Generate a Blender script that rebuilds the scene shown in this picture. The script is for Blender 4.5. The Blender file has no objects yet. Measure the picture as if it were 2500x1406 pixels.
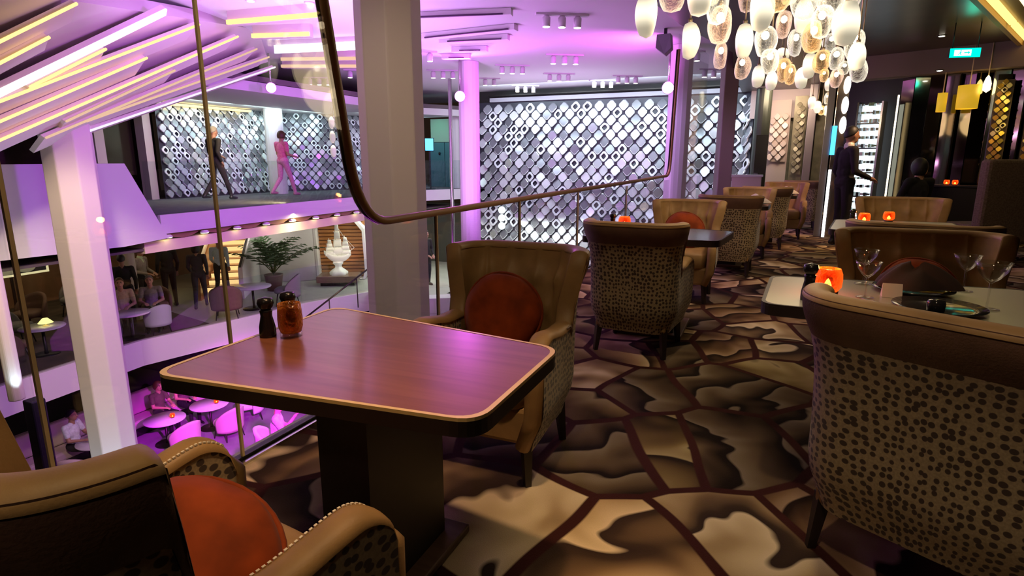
import bpy, bmesh, math, random
import numpy as np
from mathutils import Vector, Matrix

# ------------------------------------------------------------------ camera, world, exposure
scene = bpy.context.scene
COL = scene.collection
YAW = math.radians(23.14); PITCH = math.atan((703 - 387) / 1440.0)
cam_d = bpy.data.cameras.new('camera'); cam = bpy.data.objects.new('camera', cam_d); COL.objects.link(cam)
cam.location = (0, 0, 1.3)
cam.rotation_euler = (math.pi / 2 - PITCH, 0, YAW)
cam_d.sensor_width = 36.0; cam_d.lens = 36.0 * 1440 / 2500; cam_d.clip_start = 0.05; cam_d.clip_end = 200
scene.camera = cam
scene.view_settings.view_transform = 'Standard'; scene.view_settings.look = 'None'
scene.view_settings.exposure = 0.0; scene.view_settings.gamma = 1.0
scene.view_settings.use_curve_mapping = False
cy = scene.cycles
cy.max_bounces = 7; cy.diffuse_bounces = 3; cy.glossy_bounces = 3; cy.transmission_bounces = 4; cy.transparent_max_bounces = 16
cy.sample_clamp_indirect = 3.0; cy.sample_clamp_direct = 0.0; cy.use_denoising = True
cy.caustics_reflective = False; cy.caustics_refractive = False
world = bpy.data.worlds.new('world'); scene.world = world; world.use_nodes = True
world.node_tree.nodes['Background'].inputs[0].default_value = (0.30, 0.18, 0.12, 1)
world.node_tree.nodes['Background'].inputs[1].default_value = 0.045

def lamp(kind, name, loc, energy, color, size=0.3, target=None, angle=60, blend=0.6, size_y=None, parent=None):
    d = bpy.data.lights.new(name, kind); d.energy = energy; d.color = color
    if kind == 'AREA':
        d.size = size
        if size_y: d.shape = 'RECTANGLE'; d.size_y = size_y
    else:
        d.shadow_soft_size = size
    if kind == 'SPOT':
        d.spot_size = math.radians(angle); d.spot_blend = blend
    o = bpy.data.objects.new(name, d); COL.objects.link(o); o.location = loc
    if target is not None:
        o.rotation_euler = (Vector(target) - Vector(loc)).to_track_quat('-Z', 'Y').to_euler()
    if parent: o.parent = parent
    return o

VIOLET = (0.50, 0.10, 1.0); PINK = (1.0, 0.10, 0.85); MAGENTA = (0.85, 0.02, 1.0); COOL = (0.72, 0.90, 1.0); WARM = (1.0, 0.66, 0.32)
# coloured stage light of the atrium, with added unseen fills on ceiling, columns and canopy
lamp('AREA', 'atrium_fill', (-5.8, 8.0, 1.15), 235, (0.74, 0.36, 1.0), 0.5, (-5.8, 9.0, 3.42), size_y=7.0)  # added area light hanging in mid-air, stands in for bounced light
lamp('AREA', 'atrium_fill', (-5.6, 15.4, 1.4), 40, (0.80, 0.62, 1.0), 4.0, (-5.6, 15.6, 3.42), size_y=0.4)  # second added fill, towards the back wall
lamp('AREA', 'atrium_ambient', (-6.5, 8.5, 3.3), 22, (0.62, 0.36, 1.0), 3.0, (-6.5, 8.6, -5.5), size_y=6.0)
lamp('SPOT', 'violet_wash', (-3.0, 6.0, 3.1), 820, (0.48, 0.05, 1.0), 0.15, (-10.2, 7.0, 0.2), 95, 0.8)
lamp('SPOT', 'violet_wash', (-3.0, 11.0, 3.1), 700, (0.62, 0.05, 1.0), 0.15, (-10.2, 12.0, 0.0), 80, 0.8)
lamp('SPOT', 'pink_flood', (-6.3, 12.0, 2.85), 260, (0.95, 0.12, 1.0), 0.12, (-5.0, 9.0, 3.5), 140, 0.9)
lamp('SPOT', 'pink_flood', (-1.75, 11.2, 2.75), 260, (0.95, 0.12, 1.0), 0.12, (-4.5, 12.5, 3.5), 140, 0.9)
lamp('SPOT', 'magenta_flood', (-4.4, 5.0, -0.7), 9500, MAGENTA, 0.15, (-9.2, 8.8, -5.0), 44, 0.5)
lamp('SPOT', 'violet_floor_wash', (-4.5, 6.5, 2.9), 200, (0.45, 0.22, 1.0), 0.2, (-12.8, 8.5, -4.6), 50, 0.7)
lamp('SPOT', 'column_wash', (-3.6, 11.0, 3.2), 130, (0.72, 0.2, 1.0), 0.1, (-6.4, 12.6, 0.6), 70, 0.8)
lamp('SPOT', 'column_wash', (-3.0, 10.0, 3.2), 300, (0.66, 0.36, 1.0), 0.1, (-1.65, 11.8, 1.0), 70, 0.8)
lamp('SPOT', 'column_wash', (-4.0, 2.0, 3.2), 1700, (1.0, 0.74, 0.52), 0.2, (-8.35, 5.0, -0.6), 34, 0.6)  # added unseen warm spot that brightens the left column
lamp('SPOT', 'column_wash', (-2.4, 1.6, 3.2), 150, (1.0, 0.76, 0.55), 0.2, (-3.5, 5.05, 0.6), 70, 0.8)  # added unseen warm spot, stands in for restaurant light on the tall column
lamp('SPOT', 'canopy_fill', (-4.2, 3.6, 1.5), 190, (1.0, 0.68, 0.52), 0.4, (-7.4, 5.2, 2.7), 76, 0.9)  # added unseen spot that brightens the sloping boards
# cool wash down the scale walls
for wx in (-7.2, -5.3, -3.4, -1.5, 0.3):
    lamp('AREA', 'wall_washer', (wx, 16.4, 3.3), 44, COOL, 1.7, (wx, 18.0, 0.9), size_y=0.25)
for wy in (11.0, 12.6, 14.2):
    lamp('AREA', 'wall_washer', (-12.6, wy, 2.6), 22, (0.7, 0.95, 0.95), 1.3, (-13.9, wy, 1.2), size_y=0.2)
lamp('AREA', 'wall_washer', (-11.2, 15.6, 2.6), 12, (0.7, 0.95, 0.9), 1.0, (-12.4, 16.6, 1.2), size_y=0.2)
lamp('AREA', 'wall_washer', (-4.6, 15.6, -0.2), 20, (0.70, 0.68, 1.0), 4.0, (-4.6, 18.0, -1.0), size_y=0.3)
# restaurant downlights, plus added unseen spots that brighten single things
lamp('SPOT', 'downlight', (-0.6, 1.25, 3.0), 120, (1.0, 0.60, 0.32), 0.06, (-1.0, 1.36, 0.75), 46, 0.8)
lamp('SPOT', 'downlight', (-0.15, 2.25, 3.0), 62, (1.0, 0.74, 0.42), 0.05, (-0.12, 2.1, 0), 34, 0.7)
lamp('SPOT', 'downlight', (-0.9, 0.4, 3.0), 48, (1.0, 0.70, 0.36), 0.06, (-0.75, 0.75, 0.6), 40, 0.7)
lamp('SPOT', 'downlight', (0.35, 5.2, 3.0), 70, (1.0, 0.72, 0.50), 0.06, (0.1, 6.0, 0), 60, 0.8)
lamp('SPOT', 'downlight', (0.4, 8.0, 3.0), 80, (1.0, 0.70, 0.50), 0.06, (0.2, 8.6, 0), 70, 0.8)
lamp('SPOT', 'downlight', (-0.8, 8.6, 3.0), 60, (1.0, 0.75, 0.55), 0.06, (-0.8, 9.5, 0.4), 70, 0.8)
lamp('SPOT', 'downlight', (0.6, 3.0, 3.0), 24, (1.0, 0.72, 0.40), 0.06, (0.55, 2.9, 0.7), 60, 0.8)
lamp('SPOT', 'downlight', (1.2, 6.6, 3.0), 40, (1.0, 0.68, 0.40), 0.06, (1.2, 7.2, 0.7), 60, 0.8)
lamp('SPOT', 'downlight', (-0.45, 2.7, 3.0), 55, (1.0, 0.75, 0.45), 0.06, (-0.78, 3.75, 0.5), 40, 0.8)
lamp('SPOT', 'downlight', (-0.3, 5.6, 3.0), 22, (1.0, 0.68, 0.4), 0.06, (-0.7, 5.6, 0.7), 60, 0.8)
lamp('SPOT', 'downlight', (0.1, 0.6, 3.0), 70, (1.0, 0.74, 0.48), 0.1, (0.45, 1.9, 0.35), 48, 0.8)
lamp('SPOT', 'downlight', (-1.45, 1.3, 3.0), 30, (1.0, 0.75, 0.42), 0.06, (-2.03, 1.45, 1.2), 60, 0.8)  # added spot that brightens the glass posts
lamp('SPOT', 'downlight', (2.0, 9.7, 3.0), 220, (1.0, 0.58, 0.30), 0.06, (1.1, 10.1, 1.5), 50, 0.8)  # added warm spot that lights the waiter's face
lamp('SPOT', 'downlight', (-0.2, 4.6, 3.0), 40, (1.0, 0.72, 0.45), 0.06, (-0.6, 3.9, 0.5), 50, 0.8)
lamp('SPOT', 'downlight', (-0.45, -0.9, 2.95), 26, (1.0, 0.74, 0.5), 0.1, (-0.95, 0.4, 0.6), 46, 0.8)  # added spot behind the camera, lifts the dark back of the near chair
lamp('SPOT', 'downlight', (-0.7, 1.15, 3.0), 34, (1.0, 0.72, 0.42), 0.06, (-1.03, 2.35, 0.7), 36, 0.8)  # added spot that brightens the armchair across the table
# lower lounge
lamp('AREA', 'lounge_downlights', (-15.5, 9.0, -0.35), 26, (1.0, 0.72, 0.42), 3.0, (-15.5, 9.0, -2.6), size_y=5.0)
lamp('AREA', 'lobby_downlights', (-11.5, 16.5, -0.35), 150, (0.95, 0.95, 0.80), 4.0, (-11.5, 16.5, -2.6), size_y=3.0)
lamp('AREA', 'lobby_downlights', (-6.5, 16.0, -0.5), 90, (0.9, 0.97, 0.85), 3.0, (-6.5, 16.0, -2.6), size_y=3.0)

# ------------------------------------------------------------------ helpers
def tag(o, label=None, cat=None, group=None, kind=None):
    if label: o['label'] = label
    if cat: o['category'] = cat
    if group: o['group'] = group
    if kind: o['kind'] = kind
    return o
def thing(name, label, cat, loc=(0, 0, 0), rz=0.0, group=None):
    o = bpy.data.objects.new(name, None); COL.objects.link(o)
    o.empty_display_size = 0.05
    o.location = loc; o.rotation_euler = (0, 0, rz)
    return tag(o, label, cat, group)
class MB:
    def __init__(s): s.v = []; s.f = []; s.m = []; s.s = []
    def add(s, vs, fs, mi=0, sm=False):
        b = len(s.v); s.v += [tuple(p) for p in vs]
        for f in fs: s.f.append(tuple(i + b for i in f)); s.m.append(mi); s.s.append(sm)
        return s
    def box(s, c, d, rz=0.0, mi=0, M=None):
        x, y, z = d[0] / 2, d[1] / 2, d[2] / 2; cr, sr = math.cos(rz), math.sin(rz); vs = []
        for sx, sy, sz in ((-1,-1,-1),(1,-1,-1),(1,1,-1),(-1,1,-1),(-1,-1,1),(1,-1,1),(1,1,1),(-1,1,1)):
            p = Vector((sx * x, sy * y, sz * z))
            if M is not None: p = M @ p
            vs.append((c[0] + p.x * cr - p.y * sr, c[1] + p.x * sr + p.y * cr, c[2] + p.z))
        return s.add(vs, [(0,3,2,1),(4,5,6,7),(0,1,5,4),(1,2,6,5),(2,3,7,6),(3,0,4,7)], mi)
    def bar(s, a, b, w, h, mi=0, up=(0, 0, 1)):
        a = Vector(a); b = Vector(b); d = b - a; L = d.length; y = d.normalized()
        x = y.cross(Vector(up)); x = x.normalized() if x.length > 1e-6 else Vector((1, 0, 0)); z = x.cross(y)
        M = Matrix((x, y, z)).transposed(); c = (a + b) / 2
        return s.box(c, (w, L, h), 0, mi, M)
    def prism(s, pts, z0, z1, mi=0):
        n = len(pts); ar = sum(pts[i][0] * pts[(i + 1) % n][1] - pts[(i + 1) % n][0] * pts[i][1] for i in range(n))
        if ar < 0: pts = pts[::-1]
        vs = [(p[0], p[1], z0) for p in pts] + [(p[0], p[1], z1) for p in pts]
        fs = [tuple(range(n - 1, -1, -1)), tuple(range(n, 2 * n))] + [(i, (i + 1) % n, n + (i + 1) % n, n + i) for i in range(n)]
        return s.add(vs, fs, mi)
    def tube(s, pts, r, n=8, mi=0, sm=True, closed=False, flat=1.0):
        pts = [Vector(p) for p in pts]; N = len(pts)
        rr = r if isinstance(r, (list, tuple)) else [r] * N
        vs = []; ref = Vector((0, 0, 1))
        t0 = (pts[1] - pts[0]).normalized()
        if abs(t0.dot(ref)) > 0.95: ref = Vector((1, 0, 0))
        x = t0.cross(ref).normalized()
        for i, p in enumerate(pts):
            if closed: t = (pts[(i + 1) % N] - pts[i - 1]).normalized()
            else: t = (pts[min(i + 1, N - 1)] - pts[max(i - 1, 0)]).normalized()
            x = (x - t * x.dot(t)).normalized(); y = t.cross(x)
            for k in range(n):
                a = 2 * math.pi * k / n
                vs.append(p + x * (math.cos(a) * rr[i]) + y * (math.sin(a) * rr[i] * flat))
        fs = []
        for i in range(N if closed else N - 1):
            j = (i + 1) % N
            for k in range(n):
                fs.append((i * n + k, i * n + (k + 1) % n, j * n + (k + 1) % n, j * n + k))
        if not closed:
            fs.append(tuple(range(n - 1, -1, -1))); fs.append(tuple((N - 1) * n + k for k in range(n)))
        return s.add(vs, fs, mi, sm)
    def lathe(s, prof, c=(0, 0, 0), n=20, mi=0, sm=True, wob=None):
        vs = []; fs = []
        for i, (r, z) in enumerate(prof):
            for k in range(n):
                a = 2 * math.pi * k / n; q = r * (wob(a, z) if wob else 1)
                vs.append((c[0] + q * math.cos(a), c[1] + q * math.sin(a), c[2] + z))
        for i in range(len(prof) - 1):
            for k in range(n):
                fs.append((i * n + k, i * n + (k + 1) % n, (i + 1) * n + (k + 1) % n, (i + 1) * n + k))
        if prof[0][0] > 1e-5: fs.append(tuple(range(n - 1, -1, -1)))
        if prof[-1][0] > 1e-5: fs.append(tuple((len(prof) - 1) * n + k for k in range(n)))
        return s.add(vs, fs, mi, sm)
    def ell(s, c, r, mi=0, nu=16, nv=10, e=1.0, M=None):
        vs = []; fs = []
        sg = lambda q: math.copysign(abs(q) ** e, q)
        for j in range(nv + 1):
            ph = -math.pi / 2 + math.pi * j / nv
            for i in range(nu):
                th = 2 * math.pi * i / nu
                p = Vector((r[0] * sg(math.cos(ph)) * sg(math.cos(th)), r[1] * sg(math.cos(ph)) * sg(math.sin(th)), r[2] * sg(math.sin(ph))))
                if M is not None: p = M @ p
                vs.append((c[0] + p.x, c[1] + p.y, c[2] + p.z))
        for j in range(nv):
            for i in range(nu):
                fs.append((j * nu + i, j * nu + (i + 1) % nu, (j + 1) * nu + (i + 1) % nu, (j + 1) * nu + i))
        return s.add(vs, fs, mi, True)
    def grid(s, fn, nu, nv, mi=0, sm=True, flip=False):
        vs = [fn(i / nu, j / nv) for i in range(nu + 1) for j in range(nv + 1)]; fs = []
        for i in range(nu):
            for j in range(nv):
                q = (i * (nv + 1) + j, (i + 1) * (nv + 1) + j, (i + 1) * (nv + 1) + j + 1, i * (nv + 1) + j + 1)
                fs.append(q[::-1] if flip else q)
        return s.add(vs, fs, mi, sm)
    def build(s, name, mats, parent=None, loc=None, bev=0.0, solid=0.0, sub=0, rz=None):
        me = bpy.data.meshes.new(name); me.from_pydata(s.v, [], s.f)
        if not isinstance(mats, (list, tuple)): mats = [mats]
        for m in mats: me.materials.append(m)
        me.polygons.foreach_set('material_index', s.m); me.polygons.foreach_set('use_smooth', s.s); me.update()
        if any(s.s):
            bm = bmesh.new(); bm.from_mesh(me); bmesh.ops.remove_doubles(bm, verts=bm.verts, dist=1e-5); bm.to_mesh(me); bm.free()
        o = bpy.data.objects.new(name, me); COL.objects.link(o)
        if parent is not None: o.parent = parent
        if loc is not None: o.location = loc
        if rz is not None: o.rotation_euler = (0, 0, rz)
        if solid:
            q = o.modifiers.new('solid', 'SOLIDIFY'); q.thickness = solid; q.offset = 0
        if bev:
            q = o.modifiers.new('bevel', 'BEVEL'); q.width = bev; q.segments = 2; q.limit_method = 'ANGLE'
        if sub:
            q = o.modifiers.new('sub', 'SUBSURF'); q.levels = sub; q.render_levels = sub
        return o
KIDS = {}
def dup(root, loc, rz=0.0, label=None, group=None, sc=None):
    kids = [c for c in bpy.data.objects if c.parent == root]
    r = root.copy(); COL.objects.link(r); r.location = loc; r.rotation_euler = (0, 0, rz)
    if label: r['label'] = label
    if group: r['group'] = group
    if sc: r.scale = sc
    for c in kids:
        k = c.copy(); COL.objects.link(k); k.parent = r
        for g in [q for q in bpy.data.objects if q.parent == c]:
            h = g.copy(); COL.objects.link(h); h.parent = k
    return r
def struct(name, mb, mats, **k):
    return tag(mb.build(name, mats, **k), kind='structure')
ORD = ['leftmost', 'second from the left', 'third from the left', 'fourth from the left', 'fifth from the left', 'sixth from the left', 'seventh from the left', 'eighth from the left', 'ninth from the left', 'tenth from the left', 'eleventh from the left', 'twelfth from the left', 'thirteenth from the left', 'fourteenth from the left', 'fifteenth from the left', 'sixteenth from the left', 'seventeenth from the left', 'eighteenth from the left']

# ------------------------------------------------------------------ materials
def mat(name, col, rough=0.6, metal=0.0, spec=0.5, emit=None, es=0.0, coat=0.0, noise=0.0, nscale=20.0, bump=0.0, bscale=60.0, sheen=0.0, trans=0.0):
    m = bpy.data.materials.new(name); m.use_nodes = True; nt = m.node_tree; b = nt.nodes['Principled BSDF']
    b.inputs['Base Color'].default_value = (*col, 1); b.inputs['Roughness'].default_value = rough; b.inputs['Metallic'].default_value = metal
    b.inputs['Specular IOR Level'].default_value = spec; b.inputs['Coat Weight'].default_value = coat; b.inputs['Sheen Weight'].default_value = sheen
    b.inputs['Transmission Weight'].default_value = trans
    if emit: b.inputs['Emission Color'].default_value = (*emit, 1); b.inputs['Emission Strength'].default_value = es
    if noise or bump:
        tc = nt.nodes.new('ShaderNodeTexCoord')
    if noise:
        n = nt.nodes.new('ShaderNodeTexNoise'); n.inputs['Scale'].default_value = nscale; n.inputs['Detail'].default_value = 4
        nt.links.new(tc.outputs['Object'], n.inputs['Vector'])
        r = nt.nodes.new('ShaderNodeValToRGB'); r.color_ramp.elements[0].position = 0.3; r.color_ramp.elements[1].position = 0.7
        r.color_ramp.elements[0].color = (*[c * (1 - noise) for c in col], 1); r.color_ramp.elements[1].color = (*[min(1, c * (1 + noise)) for c in col], 1)
        nt.links.new(n.outputs['Fac'], r.inputs['Fac']); nt.links.new(r.outputs['Color'], b.inputs['Base Color'])
    if bump:
        n = nt.nodes.new('ShaderNodeTexNoise'); n.inputs['Scale'].default_value = bscale
        nt.links.new(tc.outputs['Object'], n.inputs['Vector'])
        q = nt.nodes.new('ShaderNodeBump'); q.inputs['Strength'].default_value = bump; q.inputs['Distance'].default_value = 0.01
        nt.links.new(n.outputs['Fac'], q.inputs['Height']); nt.links.new(q.outputs['Normal'], b.inputs['Normal'])
    return m
def glow(name, col, s):
    m = bpy.data.materials.new(name); m.use_nodes = True; nt = m.node_tree; nt.nodes.clear()
    e = nt.nodes.new('ShaderNodeEmission'); e.inputs[0].default_value = (*col, 1); e.inputs[1].default_value = s
    o = nt.nodes.new('ShaderNodeOutputMaterial'); nt.links.new(e.outputs[0], o.inputs[0]); return m
def pane(name, tint=(0.95, 0.97, 0.97), refl=1.0, rough=0.0, blend=0.12):
    m = bpy.data.materials.new(name); m.use_nodes = True; nt = m.node_tree; nt.nodes.clear()
    t = nt.nodes.new('ShaderNodeBsdfTransparent'); t.inputs[0].default_value = (*tint, 1)
    g = nt.nodes.new('ShaderNodeBsdfGlossy'); g.inputs['Roughness'].default_value = rough; g.inputs['Color'].default_value = (refl, refl, refl, 1)
    lw = nt.nodes.new('ShaderNodeLayerWeight'); lw.inputs['Blend'].default_value = 0.5
    pw = nt.nodes.new('ShaderNodeMath'); pw.operation = 'POWER'; pw.inputs[1].default_value = 4.0; nt.links.new(lw.outputs['Facing'], pw.inputs[0])
    f = nt.nodes.new('ShaderNodeMath'); f.operation = 'MULTIPLY_ADD'; f.inputs[1].default_value = 0.55; f.inputs[2].default_value = blend * 0.25; nt.links.new(pw.outputs[0], f.inputs[0])
    mx = nt.nodes.new('ShaderNodeMixShader'); nt.links.new(f.outputs[0], mx.inputs[0]); nt.links.new(t.outputs[0], mx.inputs[1]); nt.links.new(g.outputs[0], mx.inputs[2])
    o = nt.nodes.new('ShaderNodeOutputMaterial'); nt.links.new(mx.outputs[0], o.inputs[0]); return m
def blown(name, col, es, mixt):      # hand-blown glass shade lit from inside
    m = bpy.data.materials.new(name); m.use_nodes = True; nt = m.node_tree; nt.nodes.clear()
    t = nt.nodes.new('ShaderNodeBsdfTransparent'); t.inputs[0].default_value = (*[0.4 + 0.6 * c for c in col], 1)
    p = nt.nodes.new('ShaderNodeBsdfPrincipled'); p.inputs['Base Color'].default_value = (*col, 1); p.inputs['Roughness'].default_value = 0.12
    p.inputs['Emission Color'].default_value = (*col, 1); p.inputs['Emission Strength'].default_value = es
    tc = nt.nodes.new('ShaderNodeTexCoord'); n = nt.nodes.new('ShaderNodeTexNoise'); n.inputs['Scale'].default_value = 26; n.inputs['Distortion'].default_value = 1.5
    nt.links.new(tc.outputs['Object'], n.inputs['Vector'])
    bp = nt.nodes.new('ShaderNodeBump'); bp.inputs['Strength'].default_value = 0.6; bp.inputs['Distance'].default_value = 0.02
    nt.links.new(n.outputs['Fac'], bp.inputs['Height']); nt.links.new(bp.outputs['Normal'], p.inputs['Normal'])
    lw = nt.nodes.new('ShaderNodeLayerWeight'); lw.inputs['Blend'].default_value = mixt; nt.links.new(bp.outputs['Normal'], lw.inputs['Normal'])
    mx = nt.nodes.new('ShaderNodeMixShader'); nt.links.new(lw.outputs['Facing'], mx.inputs[0]); nt.links.new(t.outputs[0], mx.inputs[1]); nt.links.new(p.outputs[0], mx.inputs[2])
    o = nt.nodes.new('ShaderNodeOutputMaterial'); nt.links.new(mx.outputs[0], o.inputs[0]); return m
def N(nt, kind, **k):
    n = nt.nodes.new(kind)
    for a, b in k.items():
        if a in n.inputs: n.inputs[a].default_value = b
        else: setattr(n, a, b)
    return n
def ramp(nt, stops, mode='LINEAR'):
    r = nt.nodes.new('ShaderNodeValToRGB'); cr = r.color_ramp; cr.interpolation = mode
    while len(cr.elements) < len(stops): cr.elements.new(0.5)
    for e, (p, c) in zip(cr.elements, stops): e.position = p; e.color = (*c, 1)
    return r
def leopard(name, base, spot, scale=30.0, thr=0.33):
    m = bpy.data.materials.new(name); m.use_nodes = True; nt = m.node_tree; b = nt.nodes['Principled BSDF']; L = nt.links.new
    tc = nt.nodes.new('ShaderNodeTexCoord')
    sp = N(nt, 'ShaderNodeSeparateXYZ'); L(tc.outputs['Object'], sp.inputs[0])
    at_ = N(nt, 'ShaderNodeMath', operation='ARCTAN2'); L(sp.outputs[0], at_.inputs[0])
    yn = N(nt, 'ShaderNodeMath', operation='MULTIPLY'); L(sp.outputs[1], yn.inputs[0]); yn.inputs[1].default_value = -1.0; L(yn.outputs[0], at_.inputs[1])
    am = N(nt, 'ShaderNodeMath', operation='MULTIPLY'); L(at_.outputs[0], am.inputs[0]); am.inputs[1].default_value = 0.36
    cm = N(nt, 'ShaderNodeCombineXYZ'); L(am.outputs[0], cm.inputs[0]); L(sp.outputs[2], cm.inputs[1])
    v = N(nt, 'ShaderNodeTexVoronoi', Scale=scale, Randomness=0.55, voronoi_dimensions='2D'); L(cm.outputs[0], v.inputs['Vector'])
    n = N(nt, 'ShaderNodeTexNoise', Scale=9.0); L(tc.outputs['Object'], n.inputs['Vector'])
    th = N(nt, 'ShaderNodeMapRange'); th.inputs['From Min'].default_value = 0.35; th.inputs['From Max'].default_value = 0.7
    th.inputs['To Min'].default_value = thr * 1.12; th.inputs['To Max'].default_value = thr * 0.78; L(n.outputs['Fac'], th.inputs['Value'])
    s = N(nt, 'ShaderNodeMath', operation='SUBTRACT'); L(v.outputs['Distance'], s.inputs[0]); L(th.outputs['Result'], s.inputs[1])
    mr = N(nt, 'ShaderNodeMapRange'); mr.inputs['From Min'].default_value = -0.03; mr.inputs['From Max'].default_value = 0.04; L(s.outputs[0], mr.inputs['Value'])
    n2 = N(nt, 'ShaderNodeTexNoise', Scale=140.0); L(tc.outputs['Object'], n2.inputs['Vector'])
    r2 = ramp(nt, [(0.3, tuple(c * 0.7 for c in base)), (0.7, base)]); L(n2.outputs['Fac'], r2.inputs['Fac'])
    mx = N(nt, 'ShaderNodeMix', data_type='RGBA'); L(mr.outputs['Result'], mx.inputs['Factor']); mx.inputs['A'].default_value = (*spot, 1)
    mx.inputs[6].default_value = (*spot, 1); L(r2.outputs['Color'], mx.inputs[7]); L(mx.outputs[2], b.inputs['Base Color'])
    b.inputs['Roughness'].default_value = 0.8; b.inputs['Sheen Weight'].default_value = 0.2
    return m
def carpet_mat():
    m = bpy.data.materials.new('carpet'); m.use_nodes = True; nt = m.node_tree; b = nt.nodes['Principled BSDF']; L = nt.links.new
    tc = nt.nodes.new('ShaderNodeTexCoord'); P = tc.outputs['Object']
    nz = N(nt, 'ShaderNodeTexNoise', Scale=1.2, Detail=1.0); L(P, nz.inputs['Vector'])
    mxv = N(nt, 'ShaderNodeMix', data_type='VECTOR'); mxv.inputs[0].default_value = 0.16; L(P, mxv.inputs[4]); L(nz.outputs['Color'], mxv.inputs[5])
    W_ = mxv.outputs[1]
    v1 = N(nt, 'ShaderNodeTexVoronoi', feature='DISTANCE_TO_EDGE', Scale=2.25, Randomness=1.0, voronoi_dimensions='2D'); L(W_, v1.inputs['Vector'])
    vc = N(nt, 'ShaderNodeTexVoronoi', feature='F1', Scale=2.25, Randomness=1.0, voronoi_dimensions='2D'); L(W_, vc.inputs['Vector'])
    line = N(nt, 'ShaderNodeMapRange'); line.inputs['From Min'].default_value = 0.035; line.inputs['From Max'].default_value = 0.05; L(v1.outputs['Distance'], line.inputs['Value'])
    # feathered petals: every cell carries its own direction of light and dark
    sub = N(nt, 'ShaderNodeVectorMath', operation='SUBTRACT'); L(W_, sub.inputs[0]); L(vc.outputs['Position'], sub.inputs[1])
    dirv = N(nt, 'ShaderNodeVectorMath', operation='SUBTRACT'); L(vc.outputs['Color'], dirv.inputs[0]); dirv.inputs[1].default_value = (0.5, 0.5, 0.5)
    dt = N(nt, 'ShaderNodeVectorMath', operation='DOT_PRODUCT'); L(sub.outputs[0], dt.inputs[0]); L(dirv.outputs[0], dt.inputs[1])
    wn = N(nt, 'ShaderNodeTexNoise', Scale=2.6, Detail=1.0, Distortion=0.8); L(P, wn.inputs['Vector'])
    w1 = N(nt, 'ShaderNodeMath', operation='MULTIPLY_ADD'); L(dt.outputs['Value'], w1.inputs[0]); w1.inputs[1].default_value = 4.5; L(wn.outputs['Fac'], w1.inputs[2])
    w2 = N(nt, 'ShaderNodeMath', operation='MULTIPLY'); L(w1.outputs[0], w2.inputs[0]); w2.inputs[1].default_value = 1.7
    fr_ = N(nt, 'ShaderNodeMath', operation='FRACT'); L(w2.outputs[0], fr_.inputs[0])
    rw = ramp(nt, [(0.0, (0.035, 0.022, 0.018)), (0.10, (0.05, 0.032, 0.022)), (0.34, (0.20, 0.135, 0.075)), (0.62, (0.40, 0.30, 0.17)), (0.86, (0.62, 0.52, 0.34)), (0.95, (0.70, 0.60, 0.42)), (1.0, (0.04, 0.025, 0.02))])
    L(fr_.outputs[0], rw.inputs['Fac'])
    rc = ramp(nt, [(0.0, (0.16, 0.13, 0.13)), (0.30, (1.0, 0.95, 0.9)), (0.45, (0.42, 0.38, 0.24)), (0.62, (1.2, 1.05, 0.88)), (0.85, (0.40, 0.28, 0.24))], 'CONSTANT')
    sc = N(nt, 'ShaderNodeSeparateColor'); L(vc.outputs['Color'], sc.inputs[0]); L(sc.outputs[0], rc.inputs['Fac'])
    mul = N(nt, 'ShaderNodeMix', data_type='RGBA', blend_type='MULTIPLY'); mul.inputs[0].default_value = 0.85; L(rw.outputs['Color'], mul.inputs[6]); L(rc.outputs['Color'], mul.inputs[7])
    mx = N(nt, 'ShaderNodeMix', data_type='RGBA'); L(line.outputs['Result'], mx.inputs[0]); mx.inputs[6].default_value = (0.045, 0.012, 0.010, 1); L(mul.outputs[2], mx.inputs[7])
    L(mx.outputs[2], b.inputs['Base Color']); b.inputs['Roughness'].default_value = 0.95; b.inputs['Specular IOR Level'].default_value = 0.1
    fz = N(nt, 'ShaderNodeTexNoise', Scale=220.0); L(P, fz.inputs['Vector'])
    bp = N(nt, 'ShaderNodeBump'); bp.inputs['Strength'].default_value = 0.4; bp.inputs['Distance'].default_value = 0.01; L(fz.outputs['Fac'], bp.inputs['Height']); L(bp.outputs['Normal'], b.inputs['Normal'])
    return m
def wood(name, a, c, rough=0.3, scale=3.0, coat=0.3, rot=0.0, spec=0.5):
    m = bpy.data.materials.new(name); m.use_nodes = True; nt = m.node_tree; b = nt.nodes['Principled BSDF']; L = nt.links.new
    tc = nt.nodes.new('ShaderNodeTexCoord'); mp = N(nt, 'ShaderNodeMapping'); mp.inputs['Scale'].default_value = (1, 14, 14); mp.inputs['Rotation'].default_value = (0, 0, rot)
    L(tc.outputs['Object'], mp.inputs['Vector']); n = N(nt, 'ShaderNodeTexNoise', Scale=scale, Detail=6.0, Distortion=0.6); L(mp.outputs['Vector'], n.inputs['Vector'])
    r = ramp(nt, [(0.3, a), (0.7, c)]); L(n.outputs['Fac'], r.inputs['Fac']); L(r.outputs['Color'], b.inputs['Base Color'])
    b.inputs['Roughness'].default_value = rough; b.inputs['Coat Weight'].default_value = coat; b.inputs['Coat Roughness'].default_value = 0.12; b.inputs['Specular IOR Level'].default_value = spec
    return m

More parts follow.
